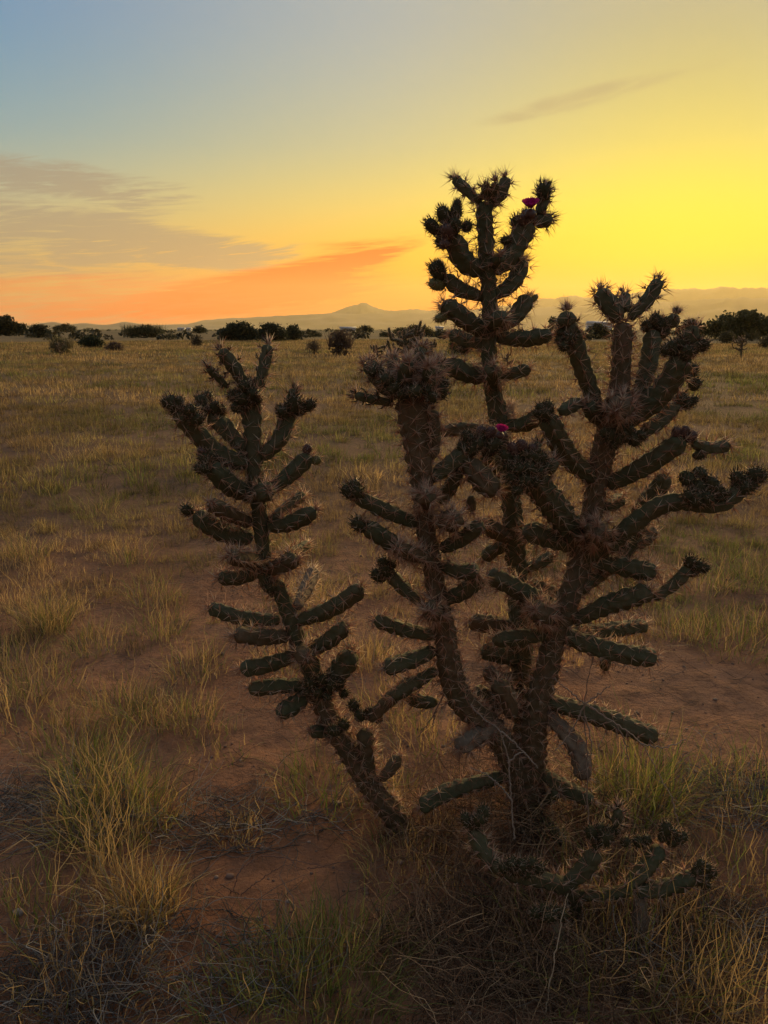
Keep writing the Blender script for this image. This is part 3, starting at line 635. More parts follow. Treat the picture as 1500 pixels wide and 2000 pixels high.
B.trunk('T3c', [(1180, 1070), (1222, 1034), (1280, 992), (1330, 980), (1400, 986), (1458, 950)], [18, 19, 19, 18, 18, 17], [YB - .02, YB - .06, YB - .08, YB - .10, YB - .11, YB - .10], M_GREEN)
a = YB - .12; B.buds(a, [(1346, 940, 16), (1364, 948, 17), (1384, 940, 15), (1358, 968, 17, -.02), (1380, 966, 16, -.02), (1396, 954, 14), (1402, 972, 14), (1346, 962, 14, -.02), (1412, 962, 12), (1372, 926, 12)])
B.buds(a + .02, [(1440, 924, 15), (1456, 934, 14), (1478, 920, 15), (1490, 926, 13), (1474, 944, 14), (1460, 950, 13, -.02), (1438, 940, 12)], 'spiky')
B.joint('T3', [(1166, 1046), (1166, 1042), (1168, 1036)], 25, -.14, M_BROWN, spines=24, sl=(.018, .036)); B.joint('T3', [(1182, 990), (1212, 972)], 15, .10); B.joint('T3b', [(1226, 1066), (1278, 1036)], 15, .07, M_BROWN)
B.joint('T3', [(1140, 1096), (1176, 1070), (1206, 1050)], 20, -.05)
B.joint('T3', [(1118, 1212), (1198, 1178), (1275, 1154)], 20, -.06); B.joint('T3', [(1140, 1088), (1230, 1110), (1284, 1118)], 19, -.05, M_GREEN); B.joint('T3', [(1092, 1236), (1180, 1232), (1262, 1222)], 15, .14)
a = B.joint('T3', [(1276, 1170), (1316, 1140), (1346, 1108)], 13, .03, y0=YB - .06); B.buds(a, [(1350, 1092, 13), (1368, 1102, 13), (1358, 1114, 11), (1380, 1108, 10)], 'spiky'); B.buds(a, [(1312, 1138, 10), (1330, 1126, 10)])
B.joint('T3', [(1092, 1236), (1178, 1268), (1284, 1287)], 20, -.06); B.joint('T3', [(1180, 1270), (1182, 1308)], 11, .02, y0=YB + .03)
B.joint('T3', [(1062, 1368), (1160, 1396), (1286, 1441)], 19, -.06); B.joint('T3', [(1062, 1385), (1124, 1456), (1142, 1524)], 19, -.08, M_DEAD)
B.joint('T3', [(1046, 1504), (1108, 1541), (1160, 1566)], 16, -.10); B.joint('T3', [(1046, 1570), (1090, 1546)], 12, -.08); B.joint('T3', [(1046, 1588), (1074, 1612), (1104, 1644)], 13, -.14)
B.joint('T1', [(1004, 1510), (878, 1546), (818, 1580)], 17, -.08)

# ------------------------------------------------------------------ cactus 3: the low sprawling one in the brush
g2 = on_ground(1130, 1800); YS = g2.y
S = Cactus(g2, 'low sprawling dark cholla cactus with black buds lying in the dry brush')
S.trunk('s', [(1120, 1830), (1126, 1780), (1112, 1738), (1060, 1718), (1000, 1706), (958, 1682)], [16, 17, 17, 17, 17, 16], [YS, YS - .01, YS - .03, YS - .05, YS - .06, YS - .05], M_GREEN)
a = S.joint('s', [(962, 1688), (938, 1650), (924, 1612)], 17, .04); S.buds(a, [(922, 1602, 15), (908, 1596, 13), (944, 1582, 15), (928, 1624, 13), (936, 1596, 13, -.02)])
S.buds(YS - .09, [(984, 1692, 14), (1002, 1684, 14), (1022, 1688, 15), (1042, 1684, 14), (1058, 1694, 12), (1012, 1700, 13), (1034, 1704, 12)])
a = S.joint('s', [(1102, 1730), (1136, 1702), (1168, 1660)], 18, .0); S.buds(a, [(1156, 1620, 14), (1174, 1612, 14), (1192, 1618, 14), (1206, 1616, 11), (1168, 1636, 14), (1186, 1634, 13, -.02)])
S.joint('s', [(1200, 1612), (1208, 1578)], 10, .0, y0=a, leafy=2)
a = S.joint('s', [(1124, 1748), (1180, 1748), (1238, 1736)], 13, -.02)
b = S.joint('s', [(1222, 1738), (1258, 1700), (1294, 1652)], 17, .04, y0=a); S.buds(b, [(1226, 1640, 12), (1244, 1638, 13), (1262, 1634, 12), (1302, 1612, 14), (1316, 1622, 13), (1334, 1632, 13), (1318, 1640, 12), (1296, 1630, 12)])
b = S.joint('s', [(1238, 1742), (1300, 1734), (1362, 1710)], 17, -.03, y0=a); S.buds(b, [(1366, 1698, 14), (1382, 1690, 14), (1392, 1702, 13), (1376, 1714, 14), (1384, 1728, 12), (1370, 1684, 12)])
S.joint('s', [(1250, 1748), (1250, 1790), (1252, 1826)], 16, -.03, M_DEAD, y0=a)
S.joint('s', [(1096, 1872), (1092, 1830), (1078, 1796)], 15, -.03, M_DEAD, y0=YS - .1); S.buds(YS - .14, [(1044, 1780, 13), (1062, 1774, 14), (1080, 1776, 14), (1098, 1782, 13), (1072, 1788, 13, -.02), (1052, 1790, 11)])

# ------------------------------------------------------------------ grass
def blades(root, h, lean, ang, width, colr, nseg, r, curl=.5):
    """ribbons that rise from their roots and arch over; arrays of n"""
    n = len(root); d = np.stack([np.cos(ang), np.sin(ang), np.zeros(n)], -1); sa = ang + np.pi / 2 + r.normal(size=n) * .7
    sd = np.stack([np.cos(sa), np.sin(sa), np.zeros(n)], -1); V, ts = [], np.linspace(0, 1, nseg + 1)
    for i, t_ in enumerate(ts):
        c = root + d * (h * lean * (t_ * (1 - curl) + curl * t_ * t_ * 1.25))[:, None]; c[:, 2] += h * (t_ - lean * curl * .55 * t_ * t_)
        if 0 < i < nseg: c = c + r.normal(size=(n, 3)) * (h * .05)[:, None]
        w = width * (1 - t_ * .75)
        if i < nseg: V += [c - sd * w[:, None], c + sd * w[:, None]]
        else: V.append(c)
    k = len(V); V = np.stack(V, 1).reshape(-1, 3); b = np.arange(n)[:, None] * k; T = []
    for i in range(nseg - 1): T += [b + [2 * i, 2 * i + 1, 2 * i + 3], b + [2 * i, 2 * i + 3, 2 * i + 2]]
    T.append(b + [2 * nseg - 2, 2 * nseg - 1, 2 * nseg])
    return V, np.concatenate(T), np.repeat(colr, k, 0)
TAN = np.array([.46, .30, .125]); STRAW = np.array([.58, .40, .175]); OLIVE = np.array([.22, .22, .058]); GREEN = np.array([.115, .18, .035]); GREY = np.array([.19, .165, .135]); BROWN = np.array([.20, .125, .075])
def blade_cols(n, g, r, dead=.12):
    """g: 0 = straw dry, 1 = green"""
    a = TAN + (STRAW - TAN) * r.random((n, 1)); b = OLIVE + (GREEN - OLIVE) * r.random((n, 1))
    f = (r.random((n, 1)) < g).astype(float) * r.uniform(.7, 1, (n, 1)) + r.uniform(0, .15, (n, 1))
    c = a * (1 - np.clip(f, 0, 1)) + b * np.clip(f, 0, 1); k = r.random(n) < dead
    c[k] = np.where(r.random((k.sum(), 1)) < .5, GREY, BROWN)
    return c * r.uniform(.5, 1.45, (n, 1))
def tussock(n, h, spread, g, seed, nseg=3, width=.0016, stalks=0, dead=.15):
    r = np.random.default_rng(seed); rad = spread * .5 * np.sqrt(r.random(n)); a = r.uniform(0, 6.283, n)
    root = np.stack([rad * np.cos(a), rad * np.sin(a), np.zeros(n)], -1); hh = h * r.uniform(.35, 1.0, n); lean = np.clip(rad / (spread * .5) * .75 + r.normal(size=n) * .3, .02, 1.35)
    V, T, C = blades(root, hh, lean, a + r.normal(size=n) * .6, width * r.uniform(.6, 1.3, n), blade_cols(n, g, r, dead), nseg, r, .6)
    if stalks:
        rs = root[:stalks] * .6; a2 = r.uniform(0, 6.283, stalks)
        V2, T2, C2 = blades(rs, h * r.uniform(.9, 1.35, stalks), r.uniform(.05, .5, stalks), a2, width * np.ones(stalks) * .8, np.tile(STRAW, (stalks, 1)) * r.uniform(.8, 1.15, (stalks, 1)), 4, r, .4)
        T = np.vstack([T, T2 + len(V)]); V = np.vstack([V, V2]); C = np.vstack([C, C2])
    return V, T, C
PLACED = []
def grass_thing(px, py, n, h, spread, g, label, stalks=6, group=None, dead=.15, nseg=4, width=.0016, cat='grass'):
    p = on_ground(px, py); me_ = mesh_tri('grass_tussock', *tussock(n, h, spread, g, int(px * 7 + py), nseg, width, stalks, dead))
    o = obj('grass_tussock', me_, M_GRASS, loc=p); tag(o, label, cat, group); PLACED.append((p.x, p.y, spread * .45)); return o
GT_ = grass_thing
GT_(92, 1228, 380, .24, .24, .4, 'tall feathery straw grass tussock with dark green base', 26)
GT_(228, 1610, 520, .24, .34, .6, 'largest green and straw grass tussock, beside the grey litter patch', 22)
GT_(190, 1520, 320, .19, .26, .6, 'green grass tussock grown together with the largest one')
GT_(285, 1785, 380, .16, .15, .15, 'fountain shaped bright straw tussock on bare red earth', 12)
GT_(205, 1720, 70, .20, .16, .05, 'loose curling straw stalks between two big tussocks', 26, dead=.05)
GT_(645, 1555, 260, .16, .34, .75, 'green tussock at the foot of the leaning cactus')
GT_(762, 1560, 130, .15, .22, .4, 'small olive tussock behind the foot of the leaning cactus')
GT_(1235, 1575, 520, .30, .30, .8, 'tall green grass tussock behind the dry brush')
GT_(1215, 1870, 420, .24, .50, .6, 'green tangled grass growing under the low sprawling cactus', 10)
GT_(1420, 1995, 110, .22, .26, .12, 'pale straw stalks fanning out beside the dry brush', 30, dead=.05)
GT_(580, 1985, 620, .13, .42, .92, 'dark green grass patch beside the dry brush at its shaded end', 6)
GT_(650, 1890, 460, .12, .34, .88, 'dark green grass patch against the brown dry brush', 5)
GT_(60, 1790, 120, .16, .24, .5, 'thin grass tuft beside a small pale stone')
GT_(165, 1900, 140, .15, .30, .2, 'drooping half dead grass tuft on a shaded red bank', 8, dead=.5)
GT_(380, 1315, 200, .17, .27, .35, 'domed tussock with shaded base, near the cactus arms')
GT_(240, 1390, 220, .18, .28, .25, 'upright straw tussock, first of a row of three')
GT_(300, 1412, 200, .15, .30, .5, 'wide olive tussock, middle of a row of three')
GT_(372, 1410, 170, .15, .26, .4, 'small olive tussock, last of a row of three')
GT_(430, 1465, 90, .08, .28, .4, 'flat sparse tuft on bare red earth')
GT_(20, 1400, 200, .20, .30, .35, 'olive tussock with straw tips beside the litter')
GT_(120, 1960, 160, .12, .45, .15, 'curled straw heap on dark litter', 12, dead=.4)
GT_(1490, 1560, 240, .22, .36, .7, 'dark green clump at the rim of a litter patch')
GT_(1440, 1260, 300, .22, .45, .7, 'broad green tussock beyond the cactus arms')
GT_(720, 1290, 200, .17, .26, .15, 'golden straw tussock seen between the two big cacti')
GT_(760, 1390, 170, .16, .30, .25, 'straw tussock behind the fork of the leaning cactus')
GT_(600, 1180, 260, .24, .34, .12, 'golden straw tussock behind a grey dead cactus joint', 18)
GT_(470, 1640, 70, .11, .14, .2, 'tiny golden tuft on litter', 6)
GT_(800, 1660, 260, .09, .34, .12, 'golden dry grass around the foot of the leaning cactus', 4)
GT_(840, 1700, 200, .08, .34, .10, 'golden dry grass between leaning cactus and brush', 4)
GT_(195, 1000, 150, .20, .30, .5, 'rounded olive tussock on bare ground, standing alone')
for i, (px, py, g, h) in enumerate([(50, 1090, .5, .22), (250, 1095, .35, .18), (310, 1230, .45, .17), (190, 1265, .4, .16), (20, 1300, .5, .18), (90, 1340, .3, .16), (1380, 1150, .55, .2), (1470, 1130, .6, .2), (1330, 1240, .5, .17), (300, 1170, .5, .16), (120, 1450, .3, .15), (560, 1300, .3, .15), (1450, 1700, .3, .15), (840, 1450, .3, .13)]):
    GT_(px, py, 170, h, .30, g, 'low mixed straw and olive tussock on open red earth', 8, 'scattered low tussocks on the open earth')

# the meadow beyond and between: uncountable
BARE = [(520, 1440, .55, .38), (520, 1590, .45, .35), (560, 1720, .6, .3), (100, 1680, .4, .16), (60, 1850, .35, .2), (1380, 1370, .5, .4), (420, 1330, .4, .4), (330, 1880, .3, .15)]
BARE = [(*on_ground(a, b)[:2], c, d) for a, b, c, d in BARE]
def scatter(r0, r1, dens, blades_n, h0, h1, spread, nseg, width, seed, half=33):
    r = np.random.default_rng(seed); area = math.radians(2 * half) * .5 * (r1 ** 2 - r0 ** 2); n = int(area * dens)
    rr = np.sqrt(r.uniform(r0 ** 2, r1 ** 2, n)); th = np.radians(r.uniform(-half, half, n)); x, y_ = rr * np.sin(th), rr * np.cos(th)
    patch = fbm(x / .8, y_ / .8, 41, 3) * .6 + fbm(x / 3.5, y_ / 3.5, 43, 2) * .4
    keep = r.random(n) < np.clip((patch - np.where(np.hypot(x, y_) < 3.2, .42, .27)) * 5, .08, 1)
    for bx, by, ra, rb in BARE: keep &= ~(((x - bx) / ra) ** 2 + ((y_ - by) / rb) ** 2 < r.uniform(.5, 1.3, n))
    for bx, by, ra in PLACED: keep &= (np.hypot(x - bx, y_ - by) > ra) | (r.random(n) < .15)
    x, y_ = x[keep], y_[keep]; n = len(x); z = ground_z(x, y_)
    size = r.uniform(.4, 1.1, n) * np.where(r.random(n) < .25, 1.6, 1); gr = np.clip((fbm(x / 2.2, y_ / 2.2, 51, 3) - .5) * 2.4 + .26 + .75 * np.exp(-((x - 9) / 4.5) ** 2 - ((y_ - 17) / 8) ** 2) + .4 * np.exp(-((x - 2.3) / .9) ** 2 - ((y_ - 4.2) / 1.5) ** 2), 0.03, .95)
    bn = blades_n; N_ = n * bn; X_ = np.repeat(np.stack([x, y_, z - .005], -1), bn, 0); sz = np.repeat(size, bn); G = np.repeat(gr, bn)
    rad = spread * .5 * sz * np.sqrt(r.random(N_)); a = r.uniform(0, 6.283, N_)
    root = X_ + np.stack([rad * np.cos(a), rad * np.sin(a), np.zeros(N_)], -1)
    hh = r.uniform(h0, h1, N_) * sz * np.where(r.random(N_) < .08, 1.5, 1); lean = np.clip(rad / (spread * .5) * .6 + r.normal(size=N_) * .35, .02, 1.5)
    c = np.empty((N_, 3)); u = r.random((N_, 1)); dry = TAN + (STRAW - TAN) * r.random((N_, 1)); gn = OLIVE + (GREEN - OLIVE) * u
    f = np.clip(G[:, None] * r.uniform(.5, 1.4, (N_, 1)), 0, 1); c = dry * (1 - f) + gn * f; k = r.random(N_) < .22; c[k] = BROWN
    c = c * np.repeat(np.clip(fbm(x / 1.1, y_ / 1.1, 77, 3) * 1.5 + .25, .6, 1.3), bn)[:, None]
    return blades(root, hh, lean, a + r.normal(size=N_) * .6, width * r.uniform(.6, 1.3, N_), c * r.uniform(.45, 1.45, (N_, 1)) * np.repeat(r.uniform(.55, 1.3, n), bn)[:, None], nseg, r, .55)
for i, a in enumerate([(1.0, 3.0, 13, 60, .02, .075, .13, 3, .0011), (1.0, 3.0, 90, 7, .010, .04, .08, 2, .0010), (3.0, 7, 42, 60, .03, .12, .19, 3, .0014), (3.0, 7, 120, 8, .012, .045, .10, 2, .0015), (7, 16, 34, 40, .04, .15, .27, 2, .0028), (16, 38, 11, 21, .05, .19, .40, 2, .0062), (38, 95, 7, 10, .08, .22, .75, 1, .016)]):
    o = obj('grass', mesh_tri('grass', *scatter(*a, 200 + i)), M_GRASS)
    tag(o, ['short dry grass sprouting on the near red earth', 'fine sparse grass stubble on the near red earth', 'straw and olive meadow grass a few steps away', 'low stubble between the meadow tufts', 'straw meadow beyond the cacti', 'dry meadow stretching towards the junipers', 'far pale grass at the foot of the junipers'][i], 'grass', kind='stuff')

# dry stalks lying flat, and small stones
def strands(n, cx, cy, rx, ry, zmax, l0, l1, w, pal, seed, wild=.6, up=.5, pts=7, hollow=0):
    r = np.random.default_rng(seed); tr_ = Tri(); pal = np.asarray(pal)
    for i in range(n):
        q = math.sqrt(r.random()); a = r.uniform(0, 6.283); p = np.array([cx + q * math.cos(a) * rx, cy + q * math.sin(a) * ry, 0.0])
        p[2] = float(ground_z(p[0], p[1])) + r.random() ** 1.6 * zmax * (1 - .7 * q * q); d = unit(np.array([r.normal(), r.normal(), r.normal() * up])); L_ = r.uniform(l0, l1); P = [p.copy()]
        for k in range(pts - 1):
            d = unit(d + r.normal(size=3) * wild * .6 * np.array([1, 1, .8])); p = p + d * L_ / (pts - 1); gz = float(ground_z(p[0], p[1])) + .004
            if p[2] < gz: p[2] = gz; d[2] = abs(d[2]) * .3
            P.append(p.copy())
        V_, T_ = tube(catmull(P, pts + 3), np.linspace(w, w * .35, pts + 3), 3); tr_.add(V_, T_, pal[r.integers(len(pal))] * (.35 + 1.25 * r.random() ** 1.5))
    return tr_
LP = [(.26, .18, .12), (.19, .13, .09), (.33, .25, .17), (.14, .10, .075)]
GP = [(.22, .20, .175), (.30, .27, .23), (.15, .13, .115), (.20, .16, .13)]
c0 = on_ground(560, 1640)
tag(obj('plant_litter', strands(900, .1, 3.0, 2.4, 1.7, .02, .04, .20, .0011, LP, 61, .5, .12, 5).mesh('plant_litter'), M_TWIG), 'scattered dry stalks lying on the red earth', 'litter', kind='stuff')
for px, py, rx, ry, n, sd, lb in ((70, 1590, .34, .17, 520, 62, 'grey matted dead stalks beside the largest grass tussock'), (330, 1890, .36, .17, 420, 63, 'grey curled dead stalks on the shaded red bank'), (1440, 1570, .36, .16, 420, 64, 'grey dead stalks under the dark green clump'), (470, 1620, .3, .13, 260, 65, 'dark dead stalks on the bare earth'), (60, 1975, .3, .13, 300, 66, 'grey dead stalks beneath the curled straw heap'), (1440, 1860, .34, .16, 320, 67, 'dark dead stalks beside the pale straw stalks')):
    p = on_ground(px, py); tag(obj('plant_litter', strands(n, p.x, p.y, rx, ry, .05, .08, .26, .0013, GP, sd, .8, .3, 6).mesh('plant_litter'), M_TWIG), lb, 'litter', kind='stuff')
r = np.random.default_rng(91); st = Tri()
bm_v = np.array([[0, 0, 1], [.894, 0, .447], [.276, .851, .447], [-.724, .526, .447], [-.724, -.526, .447], [.276, -.851, .447], [.724, .526, -.447], [-.276, .851, -.447], [-.894, 0, -.447], [-.276, -.851, -.447], [.724, -.526, -.447], [0, 0, -1]])
bm_t = np.array([[0, 1, 2], [0, 2, 3], [0, 3, 4], [0, 4, 5], [0, 5, 1], [1, 6, 2], [2, 7, 3], [3, 8, 4], [4, 9, 5], [5, 10, 1], [6, 7, 2], [7, 8, 3], [8, 9, 4], [9, 10, 5], [10, 6, 1], [11, 7, 6], [11, 8, 7], [11, 9, 8], [11, 10, 9], [11, 6, 10]])
for i in range(2400):
    y_ = 1.0 + 4.8 * r.random() ** 1.4; x = r.uniform(-.85, .85) * (y_ + .6); s_ = r.uniform(.002, .006) * (2 if r.random() < .05 else 1)
    st.add(bm_v * s_ * r.uniform(.7, 1.3, (12, 3)) * [1.2, 1, .7] + [x, y_, float(ground_z(x, y_)) + s_ * .25], bm_t, np.array([(.26, .14, .09), (.32, .22, .16), (.2, .12, .085)][r.integers(3)]) * r.uniform(.7, 1.2))
tag(obj('gravel', st.mesh('gravel', True), M_TWIG), 'small reddish pebbles and clods on bare earth', 'gravel', kind='stuff')
p = on_ground(35, 1786); sv = bm_v * np.array([.017, .013, .011]) * (1 + .15 * rng.normal(size=(12, 1)))
o = obj('stone', mesh_tri('stone', sv, bm_t, np.tile([.32, .25, .2], (12, 1)), True), M_TWIG, loc=p + Vector((0, 0, .006))); tag(o, 'small pale stone lying on red earth by a thin grass tuft', 'stone')

# dry brush that the cacti grow out of
DB = [(.27, .16, .09), (.19, .11, .065), (.34, .21, .12), (.14, .09, .055), (.40, .26, .14)]
for px, py, rx, ry, z, n, sd, lb in ((1030, 1640, .36, .20, .16, 1000, 71, 'brown tangled dry brush around the foot of the bushy cactus'), (950, 1850, .27, .15, .09, 700, 72, 'low dark tangled dry brush in front of the bushy cactus'), (1240, 1810, .36, .16, .05, 560, 73, 'brown tangled dry brush beneath the low sprawling cactus'), (1110, 1980, .36, .12, .04, 460, 74, 'dark dry brush with seedy twigs at the bare edge')):
    p = on_ground(px, py); tag(obj('dry_brush', strands(n, p.x, p.y, rx, ry, z, .10, .30, .0012, DB, sd, .75, .8, 7).mesh('dry_brush'), M_TWIG), lb, 'dry brush', kind='stuff')

# bare twigs: things with a stem and branches
def twig_plant(name, label, base, ys, lines, w, colr):
    p0 = at(*base, ys); root = empty(name, p0, label, 'twig')
    rr = np.random.default_rng(int(base[0]))
    for i, ln in enumerate(lines):
        P = [np.array(at(q[0], q[1], ys + (q[2] if len(q) > 2 else 0)) - p0) for q in ln]
        n = 8 * len(P); Cc = catmull(P, n) + rr.normal(size=(n, 3)) * .0014
        V_, T_ = tube(Cc, np.linspace(w, w * .45, n), 5); obj('stem' if i == 0 else 'branch', mesh_tri('branch', V_, T_, np.tile(np.array(colr) * rr.uniform(.8, 1.2), (len(V_), 1)), True), M_TWIG, root)
    return root
yt = YB - .26
twig_plant('bare_twig', 'grey bare forked twig crossing in front of the bushy cactus', (1150, 1560), yt, [[(1150, 1660), (1146, 1480), (1141, 1374), (1160, 1284, -.04)], [(1141, 1374), (1110, 1348), (1082, 1324, .03)], [(1141, 1376), (1166, 1358), (1192, 1338, -.03)], [(1141, 1378), (1118, 1424), (1084, 1466, -.02)],
           [(1142, 1374), (1200, 1412), (1250, 1450), (1290, 1518), (1312, 1558, -.05)], [(1204, 1416), (1222, 1452), (1226, 1488)], [(1250, 1452), (1296, 1460), (1340, 1444, .04)], [(1312, 1558, -.05), (1324, 1610, -.06), (1336, 1680, -.06)], [(1144, 1400), (1154, 1450), (1152, 1490)]], .0021, (.26, .19, .145))
twig_plant('bare_twig', 'pale grey arching twig with a hooked tip over the brush', (1000, 1560), yt - .05, [[(1004, 1640), (998, 1560), (992, 1480), (974, 1424), (946, 1404), (918, 1378, .02)], [(992, 1490), (1020, 1470), (1050, 1500)], [(974, 1424), (1010, 1456), (1046, 1494)], [(998, 1560), (960, 1520), (920, 1500, .03)]], .0022, (.30, .24, .19))
p = on_ground(450, 1745)
twig_plant('bare_twig', 'thin thorny fallen twig lying on the bare red earth', (450, 1745), p.y, [[(432, 1728, -.02), (470, 1748), (540, 1758), (600, 1770), (650, 1774)], [(455, 1742), (470, 1700), (510, 1672), (560, 1664)], [(470, 1748), (520, 1710), (560, 1690), (600, 1700)], [(510, 1672), (560, 1676), (620, 1690), (700, 1708)], [(452, 1742), (440, 1770), (442, 1815)], [(458, 1742), (478, 1775)], [(600, 1696), (640, 1690), (690, 1680)]], .0016, (.20, .11, .08))
twig_plant('grass_stalk', 'single long straight pale stalk leaning out of the brush', (1066, 1974), on_ground(1066, 1990).y, [[(1064, 1982), (1085, 1860, .02), (1109, 1744, .05)]], .0019, (.42, .33, .22))
twig_plant('bare_twig', 'forked reddish twig hanging left of the bushy cactus over earth', (830, 1440), YB - .12, [[(905, 1310), (870, 1350), (845, 1400), (815, 1440)], [(850, 1390), (846, 1420)], [(905, 1310), (880, 1306), (838, 1312)]], .0026, (.22, .14, .10))

# ------------------------------------------------------------------ shrubs and junipers on the plain
def leaf_cloud(lobes, n, s, c1, c2, r, flat=.75):
    tr_ = Tri(); w = np.array([l[3] ** 2 for l in lobes]); idx = r.choice(len(lobes), n, p=w / w.sum()); Lb = np.array(lobes)[idx]
    d = unit(r.normal(size=(n, 3))); d[:, 2] = np.where(d[:, 2] < -.55, -d[:, 2], d[:, 2]); q = r.random((n, 1)) ** .38
    P = Lb[:, :3] + d * q * Lb[:, 3:4] * np.array([1, 1, flat]) * (1 + .22 * r.normal(size=(n, 1))); P[:, 2] = np.maximum(P[:, 2], .02)
    a = unit(r.normal(size=(n, 3))); b_ = unit(np.cross(a, r.normal(size=(n, 3)))); sz = s * r.uniform(.5, 1.4, (n, 1))
    V = np.stack([P - a * sz, P + b_ * sz * .6, P + a * sz, P - b_ * sz * .6], 1).reshape(-1, 3); k = np.arange(n)[:, None] * 4
    C = np.array(c1) + (np.array(c2) - np.array(c1)) * r.random((n, 1)); C = C * r.uniform(.7, 1.25, (n, 1))
    return V, np.concatenate([k + [0, 1, 2], k + [0, 2, 3]]), np.repeat(C, 4, 0)
def shrub(name, x0, x1, ytop, ybase, label, seed, c1=(.030, .036, .018), c2=(.055, .058, .028), n=2600, cat='tree', group=None, lobes_n=7, spiky=0, dist=None, s=.058):
    r = np.random.default_rng(seed); b = on_ground((x0 + x1) / 2, ybase)
    m_ = size_at(b); W = (x1 - x0) * m_; Hh = (ybase - ytop) * m_
    root = empty(name, b, label, cat, group); lobes = []
    for i in range(lobes_n):
        u = (i + .5) / lobes_n * 2 - 1; rad = min(Hh, W) * r.uniform(.27, .40); top = Hh * (1 - .45 * u * u) * r.uniform(.82, 1.02)
        x_ = u * max(W / 2 - rad * .8, .1); dy_ = r.uniform(-.25, .25) * W * .6
        lobes += [(x_, dy_, max(top - rad * .8, rad * .5), rad), (x_ * .97, dy_, rad * .45, rad * 1.05), (x_ * .9, -dy_, Hh * .35, rad)]
    lobes.append((0, 0, Hh * .5, min(Hh, W) * .42))
    V, T, C = leaf_cloud(lobes, int(n * 1.15), s * Hh, c1, c2, r)
    if spiky:
        k = int(n * .25); a = r.uniform(0, 6.28, k); rt = np.stack([r.uniform(-W / 2, W / 2, k), r.uniform(-W / 4, W / 4, k), np.full(k, Hh * .3)], -1)
        V2, T2, C2 = blades(rt, r.uniform(.4, .85, k) * Hh, r.uniform(.1, .7, k), a, np.full(k, .02 * Hh), np.tile(np.array(c2), (k, 1)) * 1.2, 2, r); T = np.vstack([T, T2 + len(V)]); V = np.vstack([V, V2]); C = np.vstack([C, C2])
    obj('crown', mesh_tri('crown', V, T, C), M_FOLIAGE, root)
    tk = Tri()
    for i in range(4):
        l = lobes[r.integers(len(lobes))]; P = [(r.normal() * .03 * W, r.normal() * .03 * W, -.05), (l[0] * .4, l[1] * .4, l[2] * .5), (l[0], l[1], l[2])]; V_, T_ = tube(catmull(P, 8), np.linspace(.05, .015, 8) * Hh, 5); tk.add(V_, T_)
    obj('trunk', tk.mesh('trunk', True), M_BARK, root)
    return root
JG = 'junipers along the far edge of the meadow'
DK = dict(group=JG)
shrub('juniper_tree', -30, 56, 615, 656, 'tall rounded dark juniper beside a lower olive one', 1, n=4200, **DK)
shrub('juniper_tree', 48, 104, 631, 660, 'lower olive juniper squeezed between two darker ones', 2, (.045, .048, .022), (.075, .07, .034), **DK)
shrub('juniper_tree', 100, 153, 630, 649, 'flat topped dark juniper at the end of a trio', 3, **DK)
shrub('juniper_tree', 160, 183, 640, 648, 'tiny dark juniper before the low hills', 4, n=900, **DK)
shrub('juniper_tree', 242, 318, 633, 660, 'dark juniper with spiky yucca like shoots', 5, n=3000, spiky=1, **DK)
shrub('juniper_tree', 374, 406, 637, 655, 'small round dark juniper standing alone near pale lights', 6, n=1500, **DK)
shrub('juniper_tree', 422, 512, 627, 666, 'wide dark juniper, broadest of the merged clump', 7, n=4500, lobes_n=9, **DK)
shrub('juniper_tree', 500, 562, 626, 667, 'tall dark juniper in the middle of the merged clump', 8, n=3600, **DK)
shrub('juniper_tree', 552, 594, 633, 665, 'lower juniper at the tapering end of the merged clump', 9, n=2400, **DK)
shrub('juniper_tree', 594, 632, 638, 653, 'flat dark juniper next to the merged clump', 10, n=1500, **DK)
shrub('juniper_tree', 692, 732, 634, 652, 'rounded juniper beside the low pale building', 11, n=1800, **DK)
shrub('juniper_tree', 738, 772, 640, 653, 'low olive juniper between two rounder ones', 12, (.045, .05, .022), (.07, .07, .03), n=1500, **DK)
shrub('juniper_tree', 764, 852, 630, 658, 'broad olive juniper behind the small far cholla', 13, (.04, .045, .02), (.07, .068, .03), n=3600, **DK)
shrub('juniper_tree', 1140, 1192, 629, 662, 'round juniper glimpsed between cactus stems', 14, n=2200, **DK)
shrub('juniper_tree', 1368, 1530, 606, 662, 'largest leafy juniper with ragged top', 15, (.034, .045, .018), (.062, .068, .03), n=6500, lobes_n=11, **DK)
shrub('juniper_tree', 1318, 1376, 622, 664, 'dark juniper half hidden by spiny cactus tips', 16, n=2400, **DK)
BG = 'low bushes in the dry meadow'
shrub('bush', 152, 206, 651, 680, 'compact dark green bush in the straw meadow', 21, (.032, .042, .018), (.055, .062, .026), 2400, 'bush', BG)
shrub('bush', 100, 142, 654, 692, 'pale yellowish see-through bush in the meadow', 22, (.15, .14, .06), (.20, .16, .08), 700, 'bush', BG, spiky=1)
shrub('bush', 204, 244, 664, 686, 'low reddish brown bush beside a dark green one', 23, (.11, .07, .05), (.14, .09, .06), 1300, 'bush', BG)
shrub('bush', 314, 352, 648, 664, 'low olive bush at the foot of a spiky juniper', 24, (.08, .075, .035), (.11, .10, .05), 1100, 'bush', BG)
shrub('bush', 372, 398, 652, 676, 'small brown bush below a lone round juniper', 25, (.09, .075, .045), (.12, .09, .055), 900, 'bush', BG)
shrub('bush', 598, 628, 660, 692, 'thin bare branched bush in straw meadow', 26, (.12, .09, .055), (.15, .11, .07), 260, 'bush', BG, spiky=1)
shrub('bush', 642, 686, 641, 694, 'tall brown twiggy bush near the low pale building', 27, (.085, .058, .040), (.13, .085, .058), 600, 'bush', BG, spiky=1)
